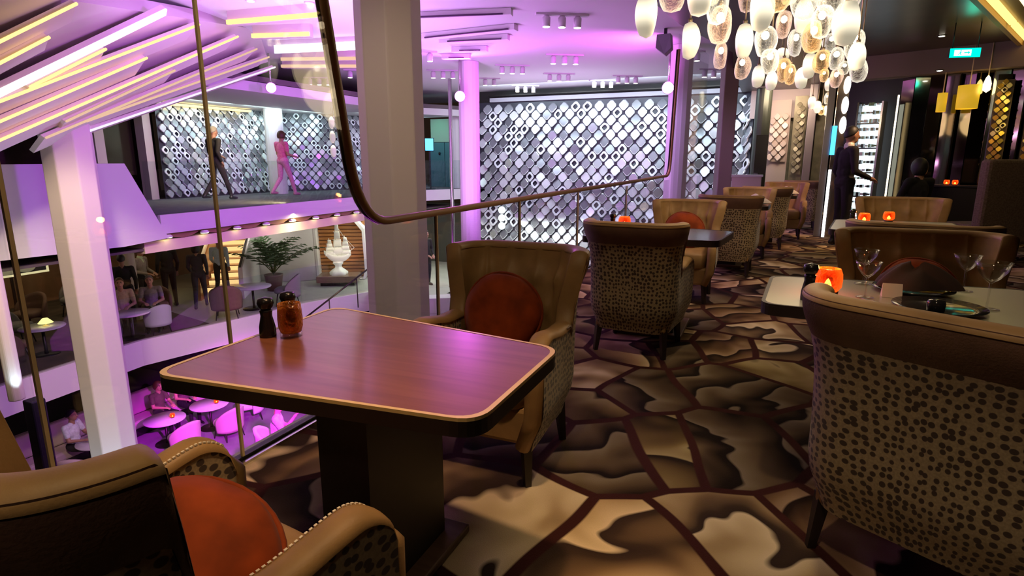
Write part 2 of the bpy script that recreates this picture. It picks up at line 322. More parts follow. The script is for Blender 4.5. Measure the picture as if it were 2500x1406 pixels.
TAN = mat('tan_leather', (0.36, 0.22, 0.09), 0.5, spec=0.35, noise=0.12, nscale=14, bump=0.05, bscale=160)
BROWN = mat('brown_leather', (0.14, 0.075, 0.048), 0.5, noise=0.15, nscale=10, bump=0.15, bscale=160)
LEO = leopard('spotted_fabric', (0.46, 0.36, 0.20), (0.055, 0.032, 0.02), 39.0, 0.335)
STITCH = mat('pale_stitching', (0.9, 0.82, 0.66), 0.7)
RUST = mat('rust_velvet', (0.27, 0.045, 0.008), 0.75, noise=0.3, nscale=12, sheen=0.08, spec=0.15)
DARKLEG = mat('dark_lacquer_leg', (0.022, 0.014, 0.014), 0.35)
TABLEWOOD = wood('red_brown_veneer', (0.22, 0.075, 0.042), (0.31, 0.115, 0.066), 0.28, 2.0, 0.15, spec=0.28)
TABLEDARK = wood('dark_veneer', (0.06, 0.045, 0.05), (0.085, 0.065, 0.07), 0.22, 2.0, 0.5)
TABLEPALE = mat('pale_tabletop', (0.42, 0.43, 0.30), 0.3)
EDGE = mat('gilded_edge', (0.85, 0.62, 0.26), 0.4, 0.0)
PED = mat('dark_pedestal', (0.018, 0.011, 0.010), 0.5)
PLINTH = wood('brown_base', (0.10, 0.055, 0.03), (0.15, 0.085, 0.05), 0.5)
CARPET = carpet_mat()
WHITE = mat('white_paint', (0.80, 0.77, 0.76), 0.55)
CEILW = mat('white_ceiling', (0.80, 0.76, 0.80), 0.8)
OFFW = mat('off_white_paint', (0.62, 0.55, 0.50), 0.7)
COLM = mat('column_paint', (0.70, 0.62, 0.58), 0.55)
DARKCEIL = mat('dark_brown_ceiling', (0.050, 0.030, 0.018), 0.35, noise=0.3, nscale=3)
DARKWALL = mat('dark_wall', (0.020, 0.016, 0.015), 0.6)
BRONZE = mat('brown_rail', (0.36, 0.20, 0.075), 0.45, 0.0)
DARKMET = mat('dark_metal', (0.03, 0.025, 0.022), 0.4, 0.7)
GOLDMET = mat('gold_metal', (0.85, 0.66, 0.36), 0.4, 0.0)
STEEL = mat('steel', (0.65, 0.64, 0.62), 0.25, 1.0)
GLASS = pane('clear_glass')
GLASS2 = pane('grey_green_glass', (0.90, 0.94, 0.94), 0.9, 0.02, 0.1)
TUMBLER = pane('table_glass', (0.93, 0.93, 0.93), 1.0, 0.02, 0.2)
AMBER = blown('amber_glass', (0.60, 0.20, 0.03), 0.02, 0.6)
AMBERLIT = blown('lit_amber_glass', (1.0, 0.17, 0.012), 0.75, 0.5)
FLAME = glow('candle_flame', (1.0, 0.55, 0.10), 14.0)
BLACKM = mat('black_gloss', (0.012, 0.010, 0.012), 0.25)
NAPW = mat('white_linen', (0.75, 0.66, 0.60), 0.85)
NAPD = mat('dark_linen', (0.05, 0.025, 0.02), 0.85)
PLATE = mat('dark_plate', (0.02, 0.02, 0.022), 0.12)
CHINA = mat('white_china', (0.8, 0.78, 0.72), 0.3)
LEDW = glow('warm_led', (1.0, 0.62, 0.16), 3.0)
LEDC = glow('cool_led', (0.80, 0.86, 1.0), 3.0)
LENS = glow('spot_lens', (1.0, 0.90, 0.72), 9.0)
PINKL = glow('pink_lens', (1.0, 0.25, 0.9), 14.0)
PINKL2 = glow('violet_lens', (0.75, 0.12, 1.0), 14.0)
# ------------------------------------------------------------------ setting: the restaurant deck
b = MB(); b.prism([(-2.06, -2.0), (6.5, -2.0), (6.5, 20.5), (-1.0, 20.5), (-1.3, 13.5), (-1.62, 11.0), (-1.8, 8.6), (-2.0, 6.4), (-2.06, 4.9)], -0.02, 0.0)
struct('floor', b, CARPET)
b = MB(); b.prism([(-2.14, -2.0), (6.5, -2.0), (6.5, 20.5), (-1.1, 20.5), (-1.4, 13.5), (-1.70, 11.0), (-1.88, 8.6), (-2.08, 6.4), (-2.14, 4.9)], -0.5, -0.021)
struct('floor_slab', b, WHITE)
b = MB(); b.prism([(-1.55, -2.0), (6.5, -2.0), (6.5, 20.5), (-0.85, 20.5), (-0.85, 13.4), (-0.73, 11.2), (-1.0, 9.9), (-1.26, 8.66), (-1.38, 7.4)], 3.05, 3.40)
struct('ceiling', b, DARKCEIL)
b = MB(); b.prism([(-16, -2.0), (6.5, -2.0), (6.5, 21), (-16, 21)], 3.42, 3.5)
struct('ceiling_atrium', b, CEILW)
b = MB(); b.box((6.55, 9, 1.5), (0.1, 23, 3.2)); struct('wall_right', b, DARKWALL)
b = MB(); b.box((2.2, -2.05, 1.5), (8.6, 0.1, 3.2)); struct('wall_near', b, DARKWALL)
b = MB(); b.box((3.3, 20.55, 1.5), (6.6, 0.1, 3.2)); struct('wall_far', b, DARKWALL)
# base channel of the glass
RAILP = [(-2.03, -1.5), (-2.03, 2.0), (-2.03, 4.9), (-1.96, 6.4), (-1.77, 8.6), (-1.63, 11.0), (-1.33, 13.4)]
b = MB()
for p, q in zip(RAILP, RAILP[1:]):
    b.bar((*p, 0.012), (*q, 0.012), 0.035, 0.024, 0); b.bar((p[0] + 0.035, p[1], 0.006), (q[0] + 0.035, q[1], 0.006), 0.02, 0.012, 1)
struct('trim_1', b, [DARKMET, STEEL])
# glass panes, full height up to the leaning end of the rail frame, knee to hand height below the rail
def ypane(name, poly, x=-2.03):
    b = MB(); n = len(poly); t = 0.005
    vs = [(x - t, y, z) for y, z in poly] + [(x + t, y, z) for y, z in poly]
    b.add(vs, [tuple(range(n)), tuple(range(2 * n - 1, n - 1, -1))] + [(i, n + i, n + (i + 1) % n, (i + 1) % n) for i in range(n)])
    return struct(name, b, GLASS)
ypane('window_1', [(-1.5, 0.024), (0.99, 0.024), (0.99, 3.4), (-1.5, 3.4)])
ypane('window_2', [(1.01, 0.024), (1.71, 0.024), (1.71, 3.4), (1.01, 3.4)])
ypane('window_3', [(1.725, 0.024), (3.43, 0.024), (3.43, 0.92), (2.80, 0.93), (2.66, 1.0), (2.60, 1.166), (2.22, 3.4), (1.725, 3.4)])
b = MB()
def lowpane(name, p, q, z1=0.93):
    b = MB(); b.bar((p[0], p[1], (z1 + 0.024) / 2), (q[0], q[1], (z1 + 0.024) / 2), 0.01, z1 - 0.024); struct(name, b, GLASS)
PST = [(-2.03, 3.44), (-2.03, 4.91), (-1.955, 6.45), (-1.80, 8.25), (-1.63, 11.0)]
for i, (p, q) in enumerate(zip(PST, PST[1:])): lowpane('window_%d' % (i + 4), p, q)
b = MB(); b.bar((-1.60, 11.0, 1.7), (-1.33, 13.4, 1.7), 0.01, 3.35); struct('window_8', b, GLASS)
# posts: a brass face with a dark fin behind
def post(x, y, z0, z1, i):
    b = MB(); b.box((x + 0.010, y, (z0 + z1) / 2), (0.012, 0.012, z1 - z0), 0, 0); b.box((x - 0.008, y + 0.012, (z0 + z1) / 2), (0.010, 0.008, z1 - z0), 0, 1)
    struct('trim_%d' % i, b, [GOLDMET, DARKMET])
post(-2.03, 1.0, 0.02, 3.42, 2); post(-2.03, 1.718, 0.02, 3.42, 3); post(-2.03, 3.44, 0.02, 0.93, 4); post(-2.03, 4.91, 0.02, 0.93, 5)
post(-1.955, 6.45, 0.02, 0.93, 6); post(-1.80, 8.25, 0.02, 0.93, 7)
# rail frame
def arc(p0, p1, p2, n=6):
    p0, p1, p2 = Vector(p0), Vector(p1), Vector(p2)
    return [p0 * (1 - t) ** 2 + p1 * 2 * t * (1 - t) + p2 * t * t for t in [i / n for i in range(n + 1)]]
path = [(-2.03, 2.24, 3.30)] + arc((-2.03, 2.585, 1.28), (-2.03, 2.66, 0.94), (-2.03, 2.92, 0.945), 8) + [(-2.03, 3.9, 0.945), (-2.03, 4.9, 0.945), (-1.96, 6.4, 0.955), (-1.77, 8.6, 0.98), (-1.67, 10.2, 1.0)] \
    + arc((-1.65, 10.75, 1.0), (-1.635, 11.0, 1.0), (-1.625, 10.98, 1.25), 6) + [(-1.52, 10.52, 3.05)]
t = thing('handrail', 'brown handrail along the glass, bent up to the ceiling at both ends', 'handrail', (-2.03, 4.9, 0.0))
sm = []
for i in range(len(path) - 1):
    a, c = Vector(path[i]), Vector(path[i + 1]); k = max(1, int((c - a).length / 0.35))
    for j in range(k): sm.append(a.lerp(c, j / k) - Vector((-2.03, 4.9, 0)))
sm.append(Vector(path[-1]) - Vector((-2.03, 4.9, 0)))
b = MB(); b.tube(sm, 0.024, 10, 0, True); b.build('rail', BRONZE, t)
b = MB(); b.tube([p + Vector((-0.026, -0.008, -0.004)) for p in sm], 0.016, 6, 0, True); b.build('rail_backing', DARKMET, t)

# ------------------------------------------------------------------ setting: opposite deck
b = MB(); b.prism([(-10.0, 4.0), (-10.0, 13.6), (-10.15, 16.5), (-9.4, 18.0), (-8.4, 18.0), (-8.4, 21), (-18, 21), (-18, 4.0)], 0.02, 0.30)
struct('floor_opposite', b, mat('grey_deck_carpet', (0.13, 0.12, 0.13), 0.85, noise=0.3, nscale=6))
EDGE_Y = [(-10.0, 7.25), (-10.0, 13.6), (-10.15, 16.5), (-9.4, 18.0)]
b = MB()
for p, q in zip(EDGE_Y, EDGE_Y[1:]): b.bar((p[0] + 0.03, p[1], 0.14), (q[0] + 0.03, q[1], 0.14), 0.06, 0.34)
struct('trim_8', b, WHITE)
# solid white balustrade that ends in a raking edge
b = MB(); pts = [(2.5, 1.22), (6.68, 1.22), (7.31, -0.10), (6.5, -0.15), (2.5, -0.06)]; n = 5
vs = [(-10.0, y, z) for y, z in pts] + [(-9.86, y, z) for y, z in pts]
b.add(vs, [tuple(range(n - 1, -1, -1)), tuple(range(n, 2 * n))] + [(i, (i + 1) % n, n + (i + 1) % n, n + i) for i in range(n)])
struct('wall_balustrade', b, WHITE)
b = MB()
for p, q in zip([(-10.02, 7.1)] + EDGE_Y[1:3], EDGE_Y[1:3] + [(-9.5, 17.9)]): b.bar((p[0], p[1], 0.78), (q[0], q[1], 0.78), 0.012, 0.94)
struct('window_9', b, GLASS2)
# scalloped cove under the deck edge
b = MB()
for k in range(9):
    y0 = 7.35 + k * 0.78; b.add([(-10.02, y0, -0.04), (-10.02, y0 + 0.78, -0.04), (-10.02, y0 + 0.58, -0.12), (-10.02, y0 + 0.39, -0.15), (-10.02, y0 + 0.2, -0.12),
        (-10.5, y0, -0.04), (-10.5, y0 + 0.78, -0.04), (-10.5, y0 + 0.58, -0.12), (-10.5, y0 + 0.39, -0.15), (-10.5, y0 + 0.2, -0.12)],
        [(0, 1, 2, 3, 4), (9, 8, 7, 6, 5), (1, 6, 7, 2), (2, 7, 8, 3), (3, 8, 9, 4), (4, 9, 5, 0)], 0)
b.box((-10.45, 10.55, -0.25), (0.84, 7.2, 0.20), 0, 1)
struct('trim_9', b, [mat('brown_cove', (0.30, 0.17, 0.08), 0.6), mat('cream_cove', (0.85, 0.74, 0.48), 0.6)])
for k in range(9):
    y0 = 7.35 + k * 0.78
    tt = thing('cove_downlight', 'small lit downlight under the opposite deck edge, %s' % ORD[k], 'downlight', (-9.97, y0 + 0.02, -0.10), 0, 'downlights of the scalloped cove')
    q = MB(); q.lathe([(0.0, 0.05), (0.05, 0.045), (0.08, 0.02), (0.085, 0.0), (0.0, 0.0)], (0, 0, 0), 12); q.build('reflector', CHINA, tt)
    q = MB(); q.lathe([(0.0, -0.02), (0.07, -0.012), (0.075, 0.0), (0.0, 0.0)], (0, 0, 0), 12); q.build('lens', glow('cove_lens', (1.0, 0.80, 0.45), 7.0) if k == 0 else bpy.data.materials['cove_lens'], tt)
lamp('AREA', 'cove_light', (-9.82, 10.5, -0.06), 80, (1.0, 0.76, 0.36), 0.06, (-10.03, 10.5, -0.26), size_y=6.8)
# soffit over the opposite deck
b = MB(); b.prism([(-10.0, 6.5), (-10.0, 13.6), (-10.2, 16.6), (-9.4, 18.0), (-18, 18.3), (-18, 6.5)], 2.66, 2.86); b.prism([(-9.97, 6.5), (-9.97, 13.6), (-10.2, 16.6), (-9.4, 18.05), (-18, 18.3), (-18, 6.5)], 2.87, 2.98, 1)
struct('ceiling_opposite', b, [WHITE, mat('shadow_gap', (0.16, 0.13, 0.13), 0.8)])
# back walls behind the opposite deck
b = MB(); b.box((-17.0, 8.5, 1.5), (0.1, 8, 2.5)); struct('wall_left', b, mat('brown_panelling', (0.075, 0.042, 0.026), 0.6, noise=0.3, nscale=2))
for i, (x, y, w, m_) in enumerate([(-14.4, 9.15, 0.22, OFFW), (-14.6, 8.35, 0.18, mat('dim_pier', (0.30, 0.25, 0.2), 0.7)), (-14.2, 10.2, 0.2, OFFW)]):
    b = MB(); b.box((x, y, 1.46), (0.3, w, 2.4)); struct('trim_%d' % (10 + i), b, m_)
b = MB(); b.box((-14.55, 9.65, 1.75), (0.06, 0.95, 1.7)); b.box((-14.5, 9.65, 1.75), (0.02, 0.75, 1.5), 0, 1)
tag(b.build('wall_mirror', [mat('olive_panel', (0.05, 0.045, 0.02), 0.3), mat('dark_mirror', (0.08, 0.075, 0.04), 0.12, 0.6)]), 'dark olive mirror panel between pale piers on the opposite deck', 'mirror')

# ------------------------------------------------------------------ scale walls: shield plates over a dark backing
PL_W = mat('pearl_plate', (0.80, 0.82, 0.84), 0.22, 0.35, noise=0.1, nscale=3)
PL_S = mat('silver_plate', (0.50, 0.53, 0.56), 0.2, 0.7)
PL_G = mat('grey_plate', (0.20, 0.20, 0.22), 0.3, 0.4)
PL_RIM = mat('plate_rim', (0.92, 0.95, 0.97), 0.3)
PL_BACK = mat('plate_backing', (0.035, 0.035, 0.05), 0.4)
def scale_wall(name, path, z0, z1, pitch, seed, mats=None, label=None, open_p=0.22, proud=0.06, lean_=0.22):
    rnd = random.Random(seed); b = MB()
    L = [0]; P2 = [Vector(p) for p in path]
    for p, q in zip(P2, P2[1:]): L.append(L[-1] + (q - p).length)
    def at(u):
        u = min(max(u, 0), L[-1] - 1e-6)
        for i in range(len(P2) - 1):
            if u <= L[i + 1]:
                d = (P2[i + 1] - P2[i]).normalized(); p = P2[i] + d * (u - L[i]); return p, d
    for i in range(len(P2) - 1):        # backing
        p, q = P2[i], P2[i + 1]; b.add([(p.x, p.y, z0), (q.x, q.y, z0), (q.x, q.y, z1), (p.x, p.y, z1)], [(0, 1, 2, 3)], 4)
    hw, hh = pitch * 0.5, pitch * 0.57; row = 0; z = z0 + hh
    while z < z1 - hh * 0.45:
        u = hw * (1 + (row % 2))
        while u < L[-1] - hw * 0.3:
            c, d = at(u); nrm = Vector((d.y, -d.x)); out = proud
            kind = rnd.random(); tilt = rnd.uniform(0.08, 0.5) if lean_ > 0.15 else rnd.uniform(0.05, 0.3); lean = rnd.uniform(-lean_, lean_)
            mi = 0 if kind < 0.42 else (1 if kind < 0.72 else 2); openf = rnd.random() < open_p
            w, h = hw * 0.97, hh * 0.97
            ring = [(0.20 * w, 0.73 * h), (-0.20 * w, 0.73 * h), (-0.77 * w, 0.17 * h), (-0.77 * w, -0.15 * h), (-0.20 * w, -0.72 * h), (0.0, -0.78 * h), (0.20 * w, -0.72 * h), (0.77 * w, -0.15 * h), (0.77 * w, 0.17 * h)]
            def P3(x, zz, o):
                oo = o + out * 0.6 + (-zz) * math.sin(tilt) + x * math.sin(lean)
                return (c.x + d.x * x + nrm.x * oo, c.y + d.y * x + nrm.y * oo, z + zz)
            n = len(ring); sc = 0.54 if openf else 0.88
            vs = [P3(x, q, -0.02) for x, q in ring] + [P3(x, q, 0.02) for x, q in ring] + [P3(x * sc, q * sc, 0.028) for x, q in ring]
            fs = [(i, (i + 1) % n, n + (i + 1) % n, n + i) for i in range(n)]; b.add(vs, fs, 3)
            k = len(b.v) - 3 * n
            for i in range(n):
                b.f.append((k + n + i, k + n + (i + 1) % n, k + 2 * n + (i + 1) % n, k + 2 * n + i)); b.m.append(3 if 3 <= i <= 6 or openf else mi); b.s.append(False)
            if openf:
                b.add([P3(x * sc, q * sc, -0.03) for x, q in ring], [tuple(range(n))], 4)
            else:
                b.f.append(tuple(k + 2 * n + i for i in range(n))); b.m.append(mi); b.s.append(False)
            u += pitch
        z += hh; row += 1
    o = b.build(name, mats or [PL_W, PL_S, PL_G, PL_RIM, PL_BACK])
    if label: return tag(o, label[0], label[1])
    return tag(o, kind='structure')
scale_wall('wall_back', [(-8.9, 18.0), (-0.75, 18.0), (-0.5, 17.6)], -2.64, 3.06, 0.37, 3)
scale_wall('wall_left_scales', [(-13.9, 10.35), (-13.9, 14.5), (-12.75, 15.8), (-11.75, 18.4)], 0.30, 2.66, 0.235, 5, lean_=0.10)
b = MB(); b.box((-4.4, 17.95, 3.12), (8.0, 0.22, 0.12), 0, 0); b.box((-4.4, 17.82, 3.24), (8.0, 0.2, 0.03), 0, 1); struct('trim_13', b, [mat('grey_cornice', (0.45, 0.43, 0.48), 0.6), DARKMET])
b = MB(); b.box((-4.45, 18.2, 0.3), (8.9, 0.1, 6.4)); struct('wall_back_shell', b, DARKWALL)
b = MB(); b.box((-13.6, 11.7, 2.60), (0.14, 2.6, 0.05)); tag(b.build('cove_light_strip', glow('yellow_cove', (1.0, 0.75, 0.30), 2.6)), 'warm cove light above the scale wall of the opposite deck', 'light')
# lift lobby at the end of the opposite deck
b = MB(); b.box((-10.4, 19.15, 2.28), (1.9, 0.12, 0.80), 0, 0); struct('wall_lobby', b, mat('lobby_wall', (0.40, 0.42, 0.36), 0.7))
t = thing('lift_door', 'teal double door of the lobby beyond the tall white column', 'door', (-10.75, 19.03, 0.30))
b = MB(); b.box((-0.33, 0, 0.78), (0.64, 0.05, 1.56)); b.build('door_leaf', mat('teal_door', (0.055, 0.16, 0.19), 0.35), t)
b = MB(); b.box((0.33, 0, 0.78), (0.64, 0.05, 1.56)); b.build('door_leaf', bpy.data.materials['teal_door'], t)
b = MB()
for px_ in (-0.2, 0.28): b.lathe([(0, -0.03), (0.03, -0.02), (0.04, 0.06), (0, 0.08)], (px_, -0.05, 1.15), 8)
b.build('handle', BLACKM, t)
lamp('SPOT', 'exit_glow', (-11.0, 18.2, 2.62), 14, (0.1, 1.0, 0.55), 0.1, (-11.0, 19.0, 2.2), 90, 0.9)
lamp('AREA', 'lobby_light', (-11.0, 17.6, 2.5), 12, (0.55, 0.9, 1.0), 0.6, (-11.0, 18.9, 1.0))

# ------------------------------------------------------------------ columns
def column(name, label, x, y, r, z0, z1, n, m_, rot=0.0, extra=None):
    t = thing(name, label, 'column', (x, y, z0))
    pts = [(r * math.cos(rot + 2 * math.pi * k / n), r * math.sin(rot + 2 * math.pi * k / n)) for k in range(n)]
    b = MB(); b.prism(pts, 0, z1 - z0); b.build('shaft', m_, t, bev=0.015)
    if extra:
        p2 = [(p[0] * 1.10, p[1] * 1.10) for p in pts]
        b = MB(); b.prism(p2, extra[0] - z0, extra[1] - z0); b.build('collar', m_, t, bev=0.01)
    return t
column('white_column', 'tall faceted white column standing right behind the handrail', -3.44, 5.05, 0.315, -5.5, 3.42, 8, COLM, YAW + math.pi / 8 - 0.25)
t = column('white_column', 'leaning-looking white column at the left with an uplit foot', -8.45, 5.0, 0.30, -5.5, 3.42, 8, COLM, YAW + 0.1)
for a_ in (-0.95, -0.1):
    lamp('SPOT', 'column_uplight', (-8.45 + 0.62 * math.cos(a_), 5.0 + 0.62 * math.sin(a_), -4.4), 260, (0.75, 0.85, 1.0), 0.04, (-8.45 + 0.25 * math.cos(a_), 5.0 + 0.25 * math.sin(a_), -2.6), 50, 0.6)
column('white_column', 'slim pink-lit column left of the scale wall', -6.40, 12.49, 0.235, -5.5, 3.42, 16, WHITE)
column('white_column', 'violet-lit column behind the far end of the handrail', -1.72, 12.35, 0.22, 0.0, 3.42, 16, WHITE)
column('brown_column', 'flat dark mullion column right of the violet column', -0.88, 13.2, 0.20, 0.0, 3.42, 4, mat('mauve_brown', (0.32, 0.22, 0.22), 0.5), YAW + math.pi / 4)
column('white_column', 'round white column in front of the opposite scale wall', -12.95, 13.2, 0.25, 0.30, 2.7, 18, WHITE)
column('white_column', 'thin white column beside the lift lobby', -9.85, 18.2, 0.16, 0.30, 3.0, 12, WHITE)
column('white_column', 'pale column behind the group of standing people below', -14.3, 9.45, 0.15, -2.65, -0.2, 10, OFFW)
t = column('white_column', 'slim far left pillar ending in a bright uplit foot, behind the thin post', -7.85, 3.66, 0.085, -1.45, 0.9, 8, COLM)
lamp('SPOT', 'column_uplight', (-7.62, 3.62, -1.42), 14, (0.65, 0.88, 1.0), 0.02, (-7.83, 3.65, -0.8), 60, 0.7)
b = MB(); b.box((-7.72, 3.76, -3.48), (0.18, 0.16, 4.04)); tag(b.build('plinth', mat('navy_plinth', (0.012, 0.012, 0.02), 0.5), bev=0.02), 'dark tall plinth under the slim far left pillar', 'plinth')
# a thin steel tube and a blue screen beside the pink column
t = thing('floor_tube', 'pale vertical tube just left of the pink-lit column', 'tube', (-6.95, 12.6, -2.6)); b = MB(); b.tube([(0.0, 0, 0), (0, 0, 5.7)], 0.045, 10); b.build('tube', STEEL, t)
b = MB(); b.box((0, 0, 0), (0.30, 0.06, 0.42), 0, 0); b.box((0, -0.035, 0), (0.26, 0.01, 0.38), 0, 1); b.box((0, 0.02, -0.85), (0.05, 0.05, 1.3), 0, 0); b.box((0, 0.02, -1.44), (0.3, 0.3, 0.02), 0, 0)
o = b.build('screen', [BLACKM, glow('blue_screen', (0.10, 0.62, 1.0), 3.0)], None, (-10.35, 17.3, 1.75)); o.rotation_euler = (0, 0, YAW); tag(o, 'bright blue wall screen seen left of the pink-lit column', 'screen')

# ------------------------------------------------------------------ sloping ceiling of lit boards at the left
CN = Vector((0.638, 0.368, -0.676)).normalized()
low0, low1, top0, top1 = Vector((-8.3, 2.75, 0.85)), Vector((-9.328, 9.607, 3.12)), Vector((-5.6, 2.0, 2.45)), Vector((-8.3, 8.4, 3.42))
b = MB(); q = [low0, low1, top1, top0]
vs = [v - CN * 0.10 for v in q] + [v - CN * 0.35 for v in q]
b.add(vs, [(0, 1, 2, 3), (7, 6, 5, 4), (0, 4, 5, 1), (1, 5, 6, 2), (2, 6, 7, 3), (3, 7, 4, 0)]); struct('ceiling_canopy', b, mat('canopy_paint', (0.60, 0.52, 0.50), 0.7))
SLATS = [((-6.552, 3.38, 2.355), (-6.451, 4.069, 2.824), 'w'), ((-6.768, 3.461, 2.194), (-6.699, 3.914, 2.506), 'w'), ((-7.042, 3.563, 1.991), (-6.919, 5.416, 3.114), 'c'),
  ((-7.185, 3.93, 2.056), (-7.128, 4.753, 2.556), 'w'), ((-7.193, 3.619, 1.879), (-7.401, 6.274, 3.126), 'w'), ((-7.443, 3.712, 1.694), (-7.541, 5.547, 2.599), 'w'),
  ((-7.691, 3.804, 1.51), (-7.99, 7.482, 3.227), 'w'), ((-7.912, 4.663, 1.769), (-8.006, 6.298, 2.568), 'd'), ((-8.004, 4.461, 1.571), (-8.516, 8.372, 3.215), 'd'),
  ((-8.085, 5.009, 1.793), (-8.917, 9.05, 3.205), 'd'), ((-8.265, 5.073, 1.658), (-9.328, 9.607, 3.12), 'e')]
LED_D = glow('dim_led', (1.0, 0.62, 0.42), 1.0); LED_E = glow('lilac_led', (0.80, 0.70, 1.0), 1.5)
SLM = mat('board_paint', (0.66, 0.56, 0.54), 0.6)
down = Vector((-0.70, 0.0, -0.66)); down = (down - CN * down.dot(CN)).normalized()
for k, (p, q, kind) in enumerate(SLATS):
    p, q = Vector(p), Vector(q); d = (q - p).normalized(); p = p - d * 0.9 if k not in (3, 7, 8, 9, 10) else p
    dn = (down - d * down.dot(d)).normalized(); w = (0.36, 0.30, 0.30, 0.34, 0.36, 0.42, 0.36, 0.36, 0.36, 0.30, 0.2)[k]
    kd = {'w': 'warm-lit board', 'c': 'bright white-lit board', 'd': 'faintly pink-lit board', 'e': 'lilac-lit board along the lower edge'}[kind]
    t = thing('ceiling_board', '%s of the sloping ceiling, %s from the top left' % (kd, ['first', 'second', 'third', 'fourth', 'fifth', 'sixth', 'seventh', 'eighth', 'ninth', 'tenth', 'last'][k]), 'ceiling board', p, 0, 'lit boards of the sloping ceiling')
    e = q - p
    b = MB(); o1 = CN * 0.05; vs = [Vector((0, 0, 0)), e, e + dn * w - CN * 0.08, dn * w - CN * 0.08]; vs += [v - CN * 0.06 for v in vs]
    b.add([v + o1 for v in vs], [(0, 1, 2, 3), (7, 6, 5, 4), (0, 4, 5, 1), (1, 5, 6, 2), (2, 6, 7, 3), (3, 7, 4, 0)]); b.build('board', SLM, t)
    b = MB(); s0 = CN * 0.06 - dn * 0.015; wd = 0.10 if kind == 'c' else 0.024
    if kind == 'c': s0 = CN * 0.065 + dn * 0.05
    b.bar(s0, s0 + e, wd, 0.02, up=CN); b.build('light_strip', {'w': LEDW, 'c': LEDC, 'd': LED_D, 'e': LED_E}[kind], t)
# horizontal boards on the flat ceiling
HB = [((-7.523, 6.981), (-5.917, 7.145), LEDW), ((-7.963, 7.863), (-6.991, 8.112), LEDW), ((-8.547, 8.95), (-6.886, 9.246), LEDC), ((-9.247, 9.829), (-7.74, 10.37), LED_D), ((-9.93, 10.54), (-8.37, 11.2), LED_D)]
for k, (p, q, m_) in enumerate(HB):
    t = thing('ceiling_fin', 'hanging light fin left of the tall column, %s going away' % ['first', 'second', 'third', 'fourth', 'fifth'][k], 'ceiling fin', (*p, 3.28), 0, 'light fins of the flat ceiling')
    e = Vector((q[0] - p[0], q[1] - p[1], 0)); b = MB(); b.bar((0, 0, 0.04), e + Vector((0, 0, 0.04)), 0.10, 0.2); b.build('fin', SLM, t)
    b = MB(); b.bar((0.0, -0.06, -0.02), e + Vector((0, -0.06, -0.02)), 0.03, 0.06 if m_ is not LEDC else 0.14); b.build('light_strip', m_, t)
for k, (p, q) in enumerate([((-5.85, 9.492), (-3.95, 9.411)), ((-5.146, 8.136), (-3.616, 8.461)), ((-5.65, 9.93), (-4.38, 10.1)), ((-5.885, 10.816), (-5.2, 10.95)), ((-6.47, 11.44), (-5.9, 11.6))]):
    b = MB(); b.bar((*p, 3.37), (*q, 3.37), 0.16, 0.09, 0); b.bar((p[0] + 0.2, p[1] - 0.1, 3.335), (q[0] - 0.1, q[1] - 0.1, 3.335), 0.035, 0.02, 1)
    tag(b.build('ceiling_panel', [CEILW, mat('dark_slot', (0.05, 0.02, 0.06), 0.7)]), 'stepped white ceiling strip with a dark slot, %s one going away' % ['second', 'nearest', 'third', 'fourth', 'farthest'][k], 'ceiling panel', 'slotted strips of the atrium ceiling')

# ------------------------------------------------------------------ decks below
LOBF = mat('lobby_floor', (0.42, 0.42, 0.36), 0.35, noise=0.1, nscale=2)
b = MB(); b.prism([(-20, 3), (-11.9, 3), (-12.3, 5.8), (-12.55, 8.27), (-12.1, 10.18), (-11.67, 12.4), (-10.87, 14.36), (-8.4, 13.2), (-7.2, 12.0), (-4, 12.0), (-4, 20), (-20, 20)], -2.75, -2.65)
struct('floor_middle', b, LOBF)
b = MB(); b.prism([(-20, 3.0), (-12.1, 3.0), (-12.4, 5.8), (-12.62, 8.27), (-12.3, 9.9), (-15.5, 10.6), (-20, 10.6)], -2.649, -2.645); struct('floor_lounge', b, mat('brown_lounge_carpet', (0.10, 0.07, 0.045), 0.9, noise=0.3, nscale=3))
ME = [(-11.9, 3), (-12.3, 5.8), (-12.55, 8.27), (-12.1, 10.18), (-11.67, 12.4), (-10.87, 14.36), (-9.6, 13.8)]
b = MB()
for p, q in zip(ME, ME[1:]): b.bar((p[0] + 0.04, p[1], -2.93), (q[0] + 0.04, q[1], -2.93), 0.08, 0.58)
struct('trim_14', b, WHITE)
b = MB()
for p, q in zip(ME[1:], ME[2:]): b.bar((p[0], p[1], -2.12), (q[0], q[1], -2.12), 0.012, 0.95)
struct('window_10', b, GLASS2)
b = MB(); b.box((-18.5, 9, -1.4), (0.1, 14, 2.6)); struct('wall_lounge', b, mat('brown_lounge_wall', (0.22, 0.11, 0.05), 0.6, noise=0.3, nscale=1))
b = MB(); b.prism([(-20, 3), (-10.05, 3), (-10.05, 18), (-20, 20)], -0.3, -0.26); struct('ceiling_lounge', b, mat('lounge_ceiling', (0.10, 0.085, 0.07), 0.8))
b = MB(); b.prism([(-10.1, 12.6), (-4, 12.6), (-4, 20), (-10.1, 20)], -0.45, -0.4); 
b = MB(); b.prism([(-20, 2), (-1.5, 2), (-1.5, 20), (-20, 20)], -5.6, -5.5)
struct('floor_lower', b, mat('lower_floor', (0.26, 0.22, 0.28), 0.7, noise=0.25, nscale=1.5))
b = MB(); b.box((-15.4, 9, -4.3), (0.1, 14, 2.2)); b.box((-11, 17.5, -4.3), (10, 0.1, 2.3)); struct('wall_lower', b, mat('black_wall', (0.008, 0.007, 0.009), 0.7))
b = MB(); b.prism([(-9.5, 4.5), (-2.6, 4.5), (-2.6, 10.8), (-9.0, 10.8), (-9.5, 9.6)], -5.49, -4.6); struct('floor_stage', b, bpy.data.materials['lower_floor'])
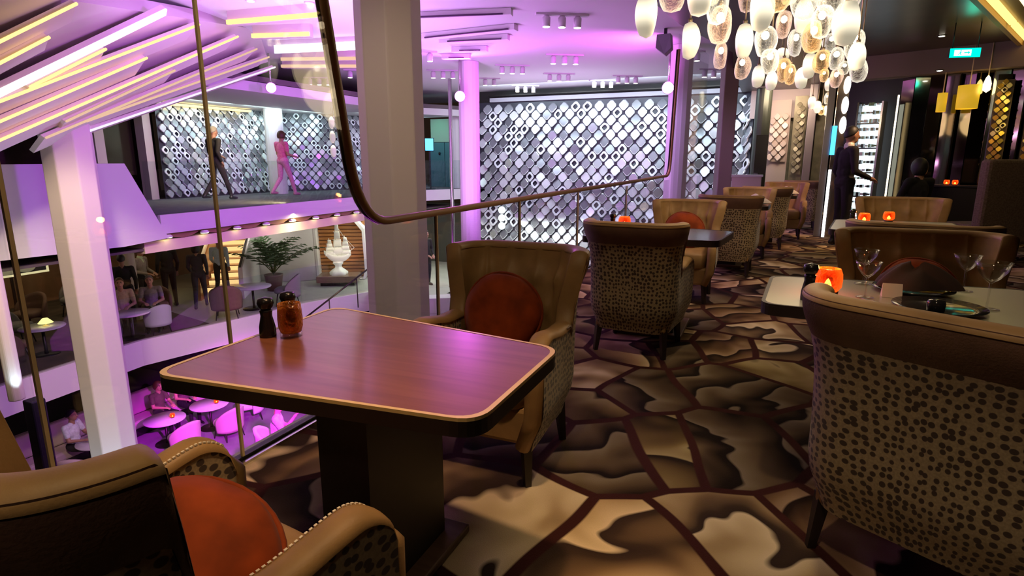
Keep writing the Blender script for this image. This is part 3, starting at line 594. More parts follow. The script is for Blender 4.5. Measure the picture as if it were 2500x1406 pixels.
# dark glassy wall at the end of the lobby
b = MB(); b.box((-9.9, 19.95, -1.5), (4.5, 0.1, 2.3)); struct('wall_lobby_end', b, mat('dark_green_wall', (0.05, 0.055, 0.045), 0.5))
# ------------------------------------------------------------------ armchairs (local: front = +y)
def sst(a, b, x):
    t = min(max((x - a) / (b - a), 0), 1); return t * t * (3 - 2 * t)
def make_chair(name, label, W=0.64, D=0.56, H=0.90, group='barrel armchairs', arm=0.62, stitched=False):
    t = thing(name, label, 'armchair', (0, 0, 0), 0, group)
    hw = W / 2 - 0.02; yb = -D / 2; yf = D / 2; rc = 0.16; zb = 0.17
    # plan path, right arm front -> back -> left arm front; s in 0..1
    def plan(s):
        q = abs(s - 0.5) * 2; sg = 1 if s < 0.5 else -1       # q 0 at the back centre, 1 at the arm front
        L1 = hw - rc; L2 = rc * math.pi / 2; L3 = yf - (yb + rc); T = L1 + L2 + L3; d = q * T
        if d < L1: return Vector((sg * d, yb)), Vector((0, -1))
        if d < L1 + L2:
            a = (d - L1) / rc; return Vector((sg * (L1 + rc * math.sin(a)), yb + rc - rc * math.cos(a))), Vector((sg * math.sin(a), -math.cos(a)))
        return Vector((sg * hw, yb + rc + d - L1 - L2)), Vector((sg, 0))
    def q_of(s): return abs(s - 0.5) * 2
    def height(s):
        q = q_of(s); h = H - (H - arm + 0.02) * sst(0.49, 0.54, q) + 0.03 * sst(0.65, 0.92, q)
        e_ = min(max((q - 0.88) / 0.12, 0), 1); return h - 0.085 * (1 - math.sqrt(max(0.0, 1 - e_ * e_)))
    def flare(s, z):
        q = q_of(s); f = sst(arm - 0.04, H, z); back = 1 - sst(0.51, 0.60, q)
        low = (1 - sst(zb, zb + 0.22, z)) ** 2
        return 0.045 * f * f * back - 0.05 * low + 0.012 * sst(0.6, 1, q)
    def lean(s, z): return Vector((0, -0.05 * sst(0.4, H, z) * (1 - sst(0.35, 0.75, q_of(s))), 0))
    def outer(s, z, off=0.0):
        p, n = plan(s); o = flare(s, z) + off; v = Vector((p.x + n.x * o, p.y + n.y * o, z)); return v + lean(s, z)
    TH = 0.075
    def band(s): return 0.13 * (1 - sst(0.49, 0.58, q_of(s))) + 0.004
    NU = 130
    b = MB(); b.grid(lambda u, v: outer(u, zb + (height(u) - band(u) - zb) * v), NU, 10); b.build('outer_shell', LEO, t)
    b = MB(); b.grid(lambda u, v: outer(0.19 + 0.62 * u, height(0.19 + 0.62 * u) - band(0.19 + 0.62 * u) * (1 - v) - 0.0, 0.006 * math.sin(math.pi * v)), 100, 5); b.build('back_band', BROWN, t)
    # inner face: leather tufted back, spotted arm linings
    tufts = [(0.5 + dx, z) for z, xs in ((0.76, (-0.13, -0.045, 0.045, 0.13)), (0.62, (-0.09, 0, 0.09))) for dx in xs]
    def inner(s, z):
        off = -TH
        for ts, tz in tufts:
            d2 = ((s - ts) / 0.022) ** 2 + ((z - tz) / 0.035) ** 2; off -= 0.022 * math.exp(-d2)
        if abs(s - 0.5) < 0.2:
            for k in (-0.13, -0.045, 0.045, 0.13): off -= 0.007 * math.exp(-((s - 0.5 - k) / 0.008) ** 2) * sst(0.60, 0.74, z)
        return outer(s, z, off)
    lo, hi = 0.215, 0.785
    b = MB(); b.grid(lambda u, v: inner(lo + (hi - lo) * u, 0.30 + (height(lo + (hi - lo) * u) - 0.01 - 0.30) * v), 90, 22, flip=True); b.build('inner_back', TAN, t)
    b = MB(); b.grid(lambda u, v: inner(lo * u, 0.30 + (height(lo * u) - 0.01 - 0.30) * v), 14, 8, flip=True); b.build('arm_lining', LEO, t)
    b = MB(); b.grid(lambda u, v: inner(hi + (1 - hi) * u, 0.30 + (height(hi + (1 - hi) * u) - 0.01 - 0.30) * v), 14, 8, flip=True); b.build('arm_lining', LEO, t)
    # rolled leather top edge
    def top(u, v):
        a = math.pi * (v * 1.1 - 0.05); w = TH / 2 + 0.004
        s = u; h = height(s); o = -TH / 2 + w * math.cos(a); p = outer(s, h, o); return Vector((p.x, p.y, h - 0.012 + 0.024 * math.sin(a)))
    b = MB(); b.grid(top, NU, 8); b.build('top_roll', TAN, t)
    for s0 in (0.0, 1.0):
        b = MB(); pts = [outer(s0, z, -TH / 2) for z in (zb + 0.01, 0.30, 0.42, height(s0) - 0.03)]
        pts.append(outer(s0, height(s0), -TH / 2) + Vector((0, -0.02, 0)))
        b.tube([p + Vector((0, 0.004, 0)) for p in pts], [0.030, 0.036, 0.038, 0.039, 0.03], 10, 0, True); b.build('arm_front', TAN, t)
    b = MB(); b.box((0, 0.02, 0.25), (W - 0.16, D - 0.10, 0.16)); b.build('seat_rail', TAN, t, bev=0.02)
    b = MB(); b.ell((0, 0.035, 0.39), (W / 2 - TH - 0.015, D / 2 - 0.035, 0.085), 0, 28, 12, 0.35); b.build('seat_cushion', TAN, t)
    for sx in (-1, 1):
        for sy in (-1, 1):
            x, y = sx * (hw - 0.08), (yf - 0.05 if sy > 0 else yb + 0.10)
            b = MB(); b.tube([(x, y, 0.20), (x + sx * 0.015, y + sy * 0.02, 0.0)], [0.030, 0.018], 4, 0, False); b.build('leg', DARKLEG, t)
    if stitched:
        for sgn in (0, 1):
            b = MB()
            for i in range(26):
                s = 0.012 + 0.0068 * i; s = s if sgn == 0 else 1 - s
                p = outer(s, height(s), -TH + 0.010); q = outer(s + (0.004 if sgn == 0 else -0.004), height(s + (0.004 if sgn == 0 else -0.004)), -TH + 0.010)
                b.bar(p + Vector((0, 0, 0.008)), q + Vector((0, 0, 0.008)), 0.005, 0.004)
            tag(b.build('stitching', STITCH, t), kind='stuff')
    return t
C0 = make_chair('armchair', 'tan leather and spotted fabric armchair at the bottom left corner, seen from behind', H=0.93, stitched=True)
C0.location = (-0.985, 0.66, 0); C0.rotation_euler = (0, 0, math.radians(-9)); C0['group'] = 'barrel armchairs along the glass'
GL = 'barrel armchairs along the glass'; GR = 'wide barrel armchairs of the inner row'
C1 = make_chair('armchair', 'armchair facing the camera across the red-brown table, with a rust pillow', group=GL)
C1.location = (-1.03, 2.27, 0); C1.rotation_euler = (0, 0, math.pi)
R_ = math.radians
dup(C1, (-0.76, 4.02, 0), R_(-4), 'armchair with its back to the camera at the violet-lit second table', GL)
dup(C1, (-0.68, 5.75, 0), math.pi, 'armchair facing the camera behind the violet-lit second table', GL)
dup(C1, (-0.36, 7.20, 0), R_(-2), 'armchair with its back to the camera at the third table by the glass', GL)
dup(C1, (-0.22, 8.62, 0), math.pi, 'lit tufted armchair facing the camera at the third table by the glass', GL)
dup(C1, (0.0, 9.55, 0), 0, 'armchair with its back to the camera at the fourth table by the glass', GL)
dup(C1, (0.30, 10.95, 0), math.pi, 'small tufted armchair facing the camera at the farthest laid table', GL)
dup(C1, (0.62, 12.4, 0), 0, 'dim brown armchair back beyond the farthest laid table', GL)
W0 = make_chair('armchair', 'wide spotted armchair at the right edge, back to the camera, below the laid table', W=0.80, D=0.60, group=GR)
W0.location = (0.62, 2.08, 0); W0.rotation_euler = (0, 0, R_(-30))
dup(W0, (0.80, 3.62, 0), R_(180), 'wide tufted armchair facing the camera behind the laid glasses', GR)
dup(W0, (1.02, 4.95, 0), R_(-12), 'wide armchair with a dark low back behind the tufted wide chair', GR, (1.06, 1, 0.97))
dup(W0, (1.28, 6.95, 0), R_(180), 'wide tufted armchair facing the camera by the far right candles', GR)
# cushions
def cushion(label, loc, rot, r=0.185, th=0.075):
    b = MB(); b.lathe([(0.0, -th * 0.92), (r * 0.35, -th), (r * 0.7, -th * 0.86), (r * 0.93, -th * 0.45), (r, 0), (r * 0.93, th * 0.45), (r * 0.7, th * 0.86), (r * 0.35, th), (0.0, th * 0.92)], (0, 0, 0), 36, 0, True, lambda a, z: 1 + 0.025 * math.sin(3 * a + 1) + 0.012 * math.sin(7 * a))
    b2 = [(r * 1.0 * math.cos(2 * math.pi * k / 36) * (1 + 0.025 * math.sin(6 * math.pi * k / 36 + 1)), r * math.sin(2 * math.pi * k / 36) * (1 + 0.025 * math.sin(6 * math.pi * k / 36 + 1)), 0) for k in range(36)]
    o = b.build('round_cushion', RUST, None, loc); o.rotation_euler = rot
    q = MB(); q.tube(b2, 0.007, 6, 0, True, True); q.build('piping', RUST, o)
    return tag(o, label, 'cushion')
cushion('round rust velvet cushion lying on the seat of the bottom left armchair', (-0.95, 0.635, 0.555), (R_(28), R_(14), R_(20)), 0.185, 0.07)
cushion('round rust velvet cushion leaning in the armchair across the red-brown table', (-1.04, 2.32, 0.625), (R_(74), 0, 0), 0.185)
cushion('rust velvet cushion in the armchair behind the violet-lit second table', (-0.70, 5.80, 0.625), (R_(74), 0, 0))
cushion('dark rust cushion in the wide tufted armchair behind the laid glasses', (0.78, 3.68, 0.60), (R_(74), 0, 0))

# ------------------------------------------------------------------ tables
def round_poly(pts, r, n=6):
    out = []; N_ = len(pts)
    for i in range(N_):
        p0, p, p1 = Vector(pts[i - 1]), Vector(pts[i]), Vector(pts[(i + 1) % N_])
        a = p + (p0 - p).normalized() * r; c = p + (p1 - p).normalized() * r
        for k in range(n + 1):
            t = k / n; q = a * (1 - t) ** 2 + p * 2 * t * (1 - t) + c * t * t; out.append((q.x, q.y))
    return out
def table(label, pts, wood_m, edge_m, group, z=0.75, ped=(0.34, 0.42), base=True):
    cx = sum(p[0] for p in pts) / 4; cy_ = sum(p[1] for p in pts) / 4
    t = thing('dining_table', label, 'table', (cx, cy_, 0), 0, group)
    L = [(p[0] - cx, p[1] - cy_) for p in pts]; R1 = round_poly(L, 0.07)
    sh = lambda P, k: [(x * (1 - k / max(abs(x), 0.05) * 0 - k), y * (1 - k * 1.2)) for x, y in P]
    b = MB(); b.prism(sh(R1, 0.028), z - 0.02, z); b.build('tabletop', wood_m, t)
    inn = sh(R1, 0.028); n = len(R1); b = MB()
    vs = [(x, y, z + 0.0008) for x, y in inn] + [(x, y, z + 0.0008) for x, y in R1] + [(x, y, z - 0.008) for x, y in R1]
    b.add(vs, [(i, (i + 1) % n, n + (i + 1) % n, n + i)[::-1] for i in range(n)] + [(n + i, n + (i + 1) % n, 2 * n + (i + 1) % n, 2 * n + i)[::-1] for i in range(n)])
    b.build('edge_band', edge_m, t)
    b = MB(); b.prism(R1, z - 0.045, z - 0.0085); b.build('underside', PED, t)
    b = MB(); w, d = ped[0] / 2, ped[1] / 2; zt = z - 0.045
    vs = [(-w, -d, 0.03), (w, -d, 0.03), (w, d, 0.03), (-w, d, 0.03), (-w * 1.0, -d * 1.0, zt), (w, -d, zt), (w, d, zt), (-w, d, zt)]
    b.add(vs, [(0, 3, 2, 1), (4, 5, 6, 7), (0, 1, 5, 4), (1, 2, 6, 5), (2, 3, 7, 6), (3, 0, 4, 7)]); b.build('pedestal', PED, t)
    b = MB(); b.box((0, 0, 0.015), (ped[0] + 0.13, ped[1] + 0.13, 0.03)); b.build('base_plate', PLINTH, t, bev=0.006)
    return t
GT = 'tapered tables along the glass'
t1 = table('red-brown tapered table with a gilded edge in the foreground', [(-1.45, 0.969), (-0.526, 1.048), (-0.524, 1.595), (-1.476, 1.739)], TABLEWOOD, EDGE, GT, ped=(0.17, 0.40))
for c in t1.children:
    if c.name.startswith(('pedestal', 'base_plate')): c.location = (-0.03, 0.06, 0)
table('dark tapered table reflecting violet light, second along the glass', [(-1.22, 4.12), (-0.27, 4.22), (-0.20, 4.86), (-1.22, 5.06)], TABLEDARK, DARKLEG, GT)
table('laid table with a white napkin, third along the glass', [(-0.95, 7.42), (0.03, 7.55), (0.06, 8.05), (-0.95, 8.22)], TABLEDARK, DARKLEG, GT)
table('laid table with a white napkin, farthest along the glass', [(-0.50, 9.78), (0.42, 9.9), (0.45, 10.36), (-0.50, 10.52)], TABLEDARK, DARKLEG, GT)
GQ = 'tables of the inner row'
table('pale table with glasses and a lit candle before the wide chair', [(0.012, 2.43), (1.05, 2.36), (1.08, 3.14), (0.05, 3.06)], TABLEPALE, PED, GQ)
table('far pale table with candles before the dark wide chair', [(0.47, 5.29), (1.45, 5.25), (1.52, 6.28), (0.60, 6.23)], TABLEPALE, PED, GQ)

# ------------------------------------------------------------------ things on the tables
def mill(label, loc, h=0.135, r=0.026):
    t = thing('pepper_mill', label, 'mill', loc, 0, 'dark pepper and salt mills')
    b = MB(); b.lathe([(r, 0), (r * 1.02, h * 0.08), (r * 0.98, h * 0.25), (r * 0.70, h * 0.52), (r * 0.74, h * 0.6), (r * 0.8, h * 0.66), (r * 0.62, h * 0.69)], (0, 0, 0), 18); b.build('body', BLACKM, t)
    b = MB(); b.lathe([(r * 0.62, h * 0.69), (r * 0.85, h * 0.74), (r * 1.02, h * 0.84), (r * 0.9, h * 0.95), (0.0, h)], (0, 0, 0), 18); b.build('head', BLACKM, t)
    return t
def votive(label, loc, h=0.095, r=0.038, lit=True, e=0.6):
    t = thing('candle_holder', label, 'candle holder', loc, 0, 'amber glass candle holders')
    b = MB(); b.lathe([(0.0, 0.0), (r * 0.9, 0.0), (r * 0.92, h * 0.14), (0, h * 0.15)], (0, 0, 0), 20); b.build('base', TUMBLER if not lit else BLACKM, t)
    k_ = 1.18 if lit else 1.03; b = MB(); b.lathe([(r * 0.85, h * 0.15), (r * k_ * 0.97, h * 0.32), (r * k_, h * 0.55), (r * k_ * 0.96, h * 0.8), (r * 0.95, h), (r * 0.88, h), (r * k_ * 0.9, h * 0.55), (r * 0.75, h * 0.2), (0.0, h * 0.18)], (0, 0, 0), 20); b.build('glass', AMBERLIT if lit else AMBER, t)
    if lit:
        b = MB(); b.lathe([(0.0, h * 0.2), (0.012, h * 0.25), (0.015, h * 0.36), (0.006, h * 0.55), (0.0, h * 0.62)], (0, 0, 0), 10); b.build('flame', FLAME, t)
        l = lamp('POINT', 'candle_light', (0, 0, h * 1.15), e, (1.0, 0.45, 0.12), 0.02, parent=t)
    return t
mill('dark pepper mill at the corner of the red-brown table, in front', (-1.415, 1.345, 0.7508), 0.128, 0.025)
mill('dark salt mill behind the amber tumbler on the red-brown table', (-1.40, 1.425, 0.7508), 0.132, 0.025)
votive('unlit amber glass tumbler on the red-brown table', (-1.345, 1.372, 0.7508), 0.108, 0.037, False)
votive('lit amber candle on the violet-lit second table', (-1.02, 4.66, 0.7508), 0.10, 0.042, True, 0.5)
mill('dark mill beside the candle on the violet-lit second table', (-1.12, 4.68, 0.7508), 0.12)
mill('dark pepper mill beside the bright candle on the pale laid table', (0.185, 2.56, 0.7508), 0.15, 0.028)
votive('bright orange candle holder on the pale laid table', (0.262, 2.70, 0.7508), 0.11, 0.046, True, 1.0)
votive('orange candle at the left of the far pale table', (0.80, 5.95, 0.7508), 0.085, 0.04, True, 0.6)
votive('smaller orange candle behind the other on the far pale table', (1.02, 6.18, 0.7508), 0.085, 0.04, True, 0.5)
mill('dark mill beside the candles on the far pale table', (0.70, 5.88, 0.7508), 0.12)
def plate(label, loc, r, m_, group='plates on the tables'):
    b = MB(); b.lathe([(0, 0), (r * 0.6, 0), (r * 0.7, 0.004), (r, 0.016), (r * 0.99, 0.02), (r * 0.7, 0.009), (0, 0.006)], (0, 0, 0), 32)
    return tag(b.build('plate', m_, None, loc), label, 'plate', group)
plate('large dark charger plate in the middle of the laid table', (0.60, 2.90, 0.7508), 0.15, PLATE)
plate('dark charger plate at the near side of the laid table', (0.62, 2.57, 0.7508), 0.15, PLATE)
plate('small white side plate at the left of the laid table', (0.36, 2.49, 0.7508), 0.075, CHINA)
def napkin(label, loc, m_, s=1.0, seed=1):
    rnd = random.Random(seed); ph = [rnd.uniform(0, 6) for _ in range(4)]
    def f(u, v):
        a = 2 * math.pi * u; r = (0.02 + 0.10 * v ** 0.7) * (1 + 0.16 * math.sin(3 * a + ph[0]) + 0.10 * math.sin(5 * a + ph[1]))
        z = 0.085 * (1 - v) ** 0.8 * (1 + 0.2 * math.sin(2 * a + ph[2])) + 0.002
        return Vector((r * 1.2 * math.cos(a) * s, r * 0.8 * math.sin(a) * s, z * s))
    b = MB(); b.grid(f, 40, 8); b.add([f(0, 0) * 1.0], []); o = b.build('folded_napkin', m_, None, loc)
    n_ = [f(i / 40, 0) for i in range(40)]; q = MB(); q.add(n_, [tuple(range(40))]); q.build('fold', m_, o)
    return tag(o, label, 'napkin')
napkin('dark folded napkin on the middle charger plate', (0.60, 2.90, 0.772), NAPD, 1.05, 3)
for lab, loc in (('third', (-0.12, 7.86, 0.7508)), ('farthest', (0.27, 10.14, 0.7508))):
    plate('dark plate under the white napkin on the %s glass-side table' % lab, loc, 0.14, PLATE)
    napkin('crumpled white napkin on the %s glass-side table' % lab, (loc[0], loc[1], 0.772), NAPW, 1.05, 7)
b = MB(); b.add([(-0.035, 0, 0), (0.035, 0, 0), (0.035, 0.02, 0.055), (-0.035, 0.02, 0.055), (-0.035, 0.045, 0), (0.035, 0.045, 0)], [(0, 1, 2, 3), (3, 2, 5, 4), (0, 3, 4), (1, 5, 2), (0, 4, 5, 1)])
tag(b.build('table_card', CHINA, None, (0.50, 2.735, 0.7508)), 'small blank white tent card between the charger plates', 'card')
def goblet(label, loc, s=1.0):
    t = thing('stem_glass', label, 'glass', loc, 0, 'clear coupe glasses on the laid table')
    b = MB(); b.lathe([(0.0, 0.0), (0.036 * s, 0.0), (0.034 * s, 0.003), (0.006, 0.007), (0.0, 0.007)], (0, 0, 0), 24); b.build('foot', TUMBLER, t)
    b = MB(); b.lathe([(0.0045, 0.006), (0.0036, 0.04 * s), (0.0045, 0.085 * s)], (0, 0, 0), 10); b.build('stem', TUMBLER, t)
    b = MB(); b.lathe([(0.0045, 0.085 * s), (0.022 * s, 0.10 * s), (0.040 * s, 0.125 * s), (0.050 * s, 0.155 * s), (0.0485 * s, 0.155 * s), (0.038 * s, 0.127 * s), (0.02 * s, 0.104 * s), (0.0, 0.09 * s)], (0, 0, 0), 24); b.build('bowl', TUMBLER, t)
    return t
goblet('clear coupe glass at the left side of the laid table', (0.40, 2.70, 0.7508), 0.95)
goblet('clear coupe glass left of the dark folded napkin', (0.43, 3.0, 0.7508), 1.0)
goblet('clear coupe glass at the right end of the laid table, farther one', (0.80, 3.00, 0.7508), 1.0)
goblet('largest clear coupe glass nearest the right edge of the laid table', (0.79, 2.66, 0.7508), 1.15)
b = MB(); b.lathe([(0.0, 0.0), (0.028, 0.0), (0.030, 0.03), (0.026, 0.042), (0.0, 0.045)], (0, 0, 0), 16); o = tag(b.build('butter_pot', PLATE, None, (0.60, 2.52, 0.757)), 'small dark pot on the near charger plate', 'pot')
for k, (x, y, a) in enumerate([(0.41, 2.60, 0.3), (0.44, 2.55, 0.32)]):
    b = MB(); b.box((0, 0.03, 0.003), (0.012, 0.09, 0.004)); b.box((0, -0.06, 0.003), (0.007, 0.10, 0.004))
    tag(b.build('table_knife', STEEL, None, (x, y, 0.7508), rz=a), 'steel knife on the laid table, %s of two' % ('left' if k == 0 else 'right'), 'knife', 'knives of the laid table')
# ------------------------------------------------------------------ blown glass pendants
NEARP = [(-0.80,4.07,2.054,0.284,0.075,'O'), (-0.65,4.07,2.195,0.221,0.075,'R'), (-0.49,4.14,2.171,0.259,0.081,'O'), (-0.64,4.92,2.035,0.276,0.075,'O'), (-0.38,4.19,2.122,0.286,0.083,'C'), (-0.39,4.51,2.058,0.260,0.075,'R'), (-0.53,6.45,2.156,0.259,0.075,'R'), (-0.27,5.32,2.080,0.269,0.075,'O'), (-0.34,6.73,2.080,0.250,0.075,'R'), (-0.13,4.30,2.080,0.280,0.078,'O'), (-0.33,6.35,2.633,0.276,0.075,'R'), (-0.06,4.33,2.192,0.237,0.097,'A'), (-0.10,4.63,1.974,0.214,0.075,'C'), (0.01,6.16,2.347,0.246,0.075,'R'), (0.12,4.40,2.148,0.259,0.078,'C'), (0.15,5.63,2.288,0.272,0.075,'O'), (0.14,6.94,2.301,0.275,0.075,'C'), (0.23,5.41,2.098,0.249,0.075,'A'), (0.27,5.31,2.182,0.250,0.075,'C'), (0.28,4.47,2.169,0.261,0.083,'C'), (0.37,4.51,1.996,0.278,0.083,'O'), (0.58,6.09,2.116,0.267,0.075,'C'), (-0.07,5.54,1.973,0.209,0.075,'C'), (-0.21,7.70,2.096,0.254,0.075,'O'), (-0.07,8.23,2.112,0.233,0.074,'O'), (0.05,7.33,2.100,0.261,0.075,'A'), (0.14,8.33,2.178,0.253,0.069,'A'), (0.27,8.18,2.110,0.257,0.075,'O'), (0.31,7.44,2.141,0.274,0.075,'O'), (0.39,6.85,2.115,0.234,0.075,'A'), (0.50,6.71,2.123,0.219,0.075,'C'), (0.58,5.81,2.003,0.226,0.075,'O'), (0.71,6.80,2.011,0.232,0.075,'C'), (0.66,8.55,2.141,0.238,0.074,'R'), (0.02,7.80,2.357,0.180,0.075,'O'), (0.52,8.49,2.210,0.166,0.053,'A'), (0.74,8.58,2.295,0.166,0.063,'C'), (0.50,7.52,2.414,0.197,0.075,'C'), (-0.56,5.60,2.554,0.293,0.075,'O'), (0.03,5.10,2.398,0.216,0.075,'O'), (0.23,5.41,2.471,0.233,0.075,'R'), (0.46,5.28,2.381,0.235,0.075,'C')]
FARP = [(0.58,11.67,2.120,0.222,0.069,'O'), (0.67,11.70,2.054,0.207,0.066,'O'), (0.74,11.74,2.022,0.164,0.055,'A'), (0.81,11.76,2.015,0.171,0.051,'O'), (0.88,11.79,1.981,0.179,0.055,'O'), (0.81,11.76,2.413,0.229,0.066,'O'), (0.87,11.79,2.227,0.229,0.066,'A'), (0.81,11.77,2.201,0.200,0.055,'C')]
CLUST = [(-3.05,9.05,3), (-4.12,12.43,3), (-5.68,13.31,3), (-7.56,13.38,3), (-7.23,15.08,3), (-5.12,15.03,3), (-6.84,17.02,3), (-4.44,16.79,3), (-3.62,16.14,3), (-6.62,10.95,2), (-9.50,12.47,2), (-11.28,13.25,3), (-1.43,15.84,3), (-1.63,13.03,2)]

OPAL = mat('opal_glass', (0.86, 0.84, 0.76), 0.45, emit=(1.0, 0.90, 0.66), es=0.6)
nt = OPAL.node_tree; tc = nt.nodes.new('ShaderNodeTexCoord'); sx = N(nt, 'ShaderNodeSeparateXYZ'); nt.links.new(tc.outputs['Object'], sx.inputs[0])   # bulb glow painted into the shade's emission, strongest in the upper half
m1 = N(nt, 'ShaderNodeMath', operation='SUBTRACT'); nt.links.new(sx.outputs[2], m1.inputs[0]); m1.inputs[1].default_value = 0.155
m2 = N(nt, 'ShaderNodeMath', operation='ABSOLUTE'); nt.links.new(m1.outputs[0], m2.inputs[0])
m3 = N(nt, 'ShaderNodeMapRange', interpolation_type='SMOOTHSTEP'); m3.inputs['From Min'].default_value = 0.0; m3.inputs['From Max'].default_value = 0.11; m3.inputs['To Min'].default_value = 1.5; m3.inputs['To Max'].default_value = 0.42
nt.links.new(m2.outputs[0], m3.inputs['Value']); nt.links.new(m3.outputs['Result'], nt.nodes['Principled BSDF'].inputs['Emission Strength'])
CLEARB = blown('clear_blown_glass', (1.0, 0.98, 0.90), 0.55, 0.55)
ROSEB = blown('rose_blown_glass', (1.0, 0.80, 0.68), 0.5, 0.58)
AMBB = blown('honey_blown_glass', (1.0, 0.76, 0.44), 0.55, 0.58)
BULB = glow('bulb', (1.0, 0.86, 0.58), 9.0)
CORD = mat('pendant_rod', (0.45, 0.36, 0.26), 0.35, 0.6)
PK = {'O': ('frosted white', OPAL), 'C': ('clear crinkled', CLEARB), 'R': ('rose crinkled', ROSEB), 'A': ('honey-coloured crinkled', AMBB)}
def screen_x(p):
    q = Vector(p) - Vector((0, 0, 1.3)); f = Vector((-math.sin(YAW), math.cos(YAW))); r = Vector((math.cos(YAW), math.sin(YAW)))
    return (q.x * r.x + q.y * r.y) / (q.x * f.x + q.y * f.y)
def pendants(L, where, group, seed, ceil=3.05):
    rnd = random.Random(seed); cnt = {}
    for x, y, z, h, r, k in sorted(L, key=lambda q: screen_x(q[:3])):
        i = cnt.get(k, 0); cnt[k] = i + 1; nm, m_ = PK[k]
        t = thing('pendant_lamp', '%s glass pendant, %s of its kind in the %s' % (nm, ORD[i], where), 'pendant lamp', (x, y, z), rnd.uniform(0, 6), group)
        ph = [rnd.uniform(0, 6) for _ in range(4)]; am = 0.05 if k == 'O' else 0.12; bend = rnd.uniform(0.0, 0.22) * r
        wob = lambda a, zz: 1 + am * math.sin(2 * a + ph[0] + zz * 9) + am * 0.7 * math.sin(3 * a + ph[1] - zz * 14) + am * 0.5 * math.sin(5 * a + ph[2])
        pf = []
        for j in range(15):
            v = j / 14; rr = r * (math.sin(math.pi * min(1, max(0, v * 0.93 + 0.06))) ** 0.42) * (0.86 + 0.14 * v) if 0 < j < 14 else 0.0
            pf.append((rr, h * v))
        b = MB(); b.lathe(pf, (0, 0, 0), 20, 0, True, wob); b.v = [(p[0] + bend * math.sin(3.0 * p[2] / h), p[1], p[2]) for p in b.v]; b.build('shade', m_, t)
        b = MB(); b.tube([(0, 0, h * 0.98), (0, 0, ceil - z)], 0.006, 6); b.build('rod', CORD, t)
        b = MB(); b.lathe([(0.0, h * 0.96), (0.016, h * 0.96), (0.018, h * 1.06), (0.0, h * 1.07)], (0, 0, 0), 10); b.build('cap', CORD, t)
        if k != 'O':
            b = MB(); b.ell((0, 0, h * 0.68), (r * 0.36, r * 0.36, h * 0.13), 0, 12, 8); b.build('bulb', BULB, t)
pendants(NEARP, 'near chandelier', 'blown glass pendants of the near chandelier', 11)
pendants(FARP, 'far chandelier', 'blown glass pendants of the far chandelier', 12)
for lx, ly, lz, le in ((-0.45, 4.3, 2.3, 9), (0.0, 4.9, 2.2, 10), (0.35, 5.6, 2.1, 9), (0.78, 11.5, 2.2, 8)):
    lamp('POINT', 'chandelier_light', (lx, ly, lz - 0.25), le, (1.0, 0.76, 0.46), 0.25)
# three bulbs in a row far left, on the opposite deck
for k in range(3):
    t = thing('pendant_lamp', 'white pendant bulb before the opposite scale wall, %s one' % ['top', 'middle', 'bottom'][k], 'pendant lamp', (-11.2, 13.55, 2.26 - 0.38 * k), 0, 'pendant bulbs of the opposite deck')
    b = MB(); b.ell((0, 0, 0), (0.085, 0.085, 0.17), 0, 14, 10); b.build('shade', OPAL, t); b = MB(); b.tube([(0.06 if k else 0, 0, 0.15), (0.06 if k else 0, 0, 2.66 - 2.26 + 0.38 * k)], 0.006, 5); b.build('rod', CORD, t)
for k in range(3):
    t = thing('wall_bulb', 'white globe lamp right of the pink-lit column, below the handrail, %s one' % ['top', 'middle', 'bottom'][k], 'lamp', (-7.95, 17.75, -0.35 - 0.26 * k), 0, 'globe lamps low on the scale wall')
    b = MB(); b.ell((0, 0, 0), (0.12, 0.10, 0.12), 0, 14, 10); b.build('globe', glow('cold_globe', (0.9, 0.97, 1.0), 3.0) if k == 0 else bpy.data.materials['cold_globe'], t)
    b = MB(); b.box((0, 0.15, 0), (0.05, 0.2, 0.05)); b.build('bracket', STEEL, t)

# ------------------------------------------------------------------ ceiling spotlights of the atrium
SW = mat('white_spot_body', (0.7, 0.65, 0.7), 0.5)
cl = sorted(CLUST, key=lambda q: screen_x((q[0], q[1], 3.2)))
for i, (x, y, n) in enumerate(cl):
    t = thing('spotlight_bar', '%s-lamp white spotlight bar on the atrium ceiling, %s' % ({2: 'two', 3: 'three'}[n], ORD[i]), 'spotlight', (x, y, 3.42), YAW + 0.15, 'spotlight bars of the atrium ceiling')
    b = MB(); b.box((0, 0, -0.015), (0.27 * n, 0.10, 0.03)); b.build('mounting_bar', SW, t)
    for k in range(n):
        xx = (k - (n - 1) / 2) * 0.24
        h = MB(); h.lathe([(0.0, -0.19), (0.058, -0.19), (0.062, -0.06), (0.03, -0.03), (0.0, -0.028)], (xx, 0, 0), 14); hd = h.build('spot_head', SW, t)
        h = MB(); h.lathe([(0.0, -0.199), (0.05, -0.196), (0.056, -0.1905), (0, -0.1905)], (xx, 0, 0), 14); h.build('lens', LENS, hd)
for i, (x, y) in enumerate([(-6.74, 6.64), (-6.08, 7.05), (-6.66, 7.65), (-8.05, 8.4), (-10.25, 9.03), (-10.2, 9.7)]):
    t = thing('recessed_spot', 'small recessed spot among the light fins, %s' % ['left of the top fin', 'right of the top fin', 'below the top fin', 'at the head of the lowest boards', 'beyond the boards, left one', 'beyond the boards, right one'][i], 'spotlight', (x, y, 3.42), 0, 'recessed spots of the atrium ceiling')
    b = MB(); b.lathe([(0.0, -0.012), (0.06, -0.012), (0.075, 0.0), (0.0, 0.0)], (0, 0, 0), 14); b.build('ring', SW, t)
    b = MB()
    b.lathe([(0, -0.022), (0.045, -0.018), (0.05, -0.0125), (0, -0.0125)], (0, 0, 0), 12); b.build('lens', LENS, t)
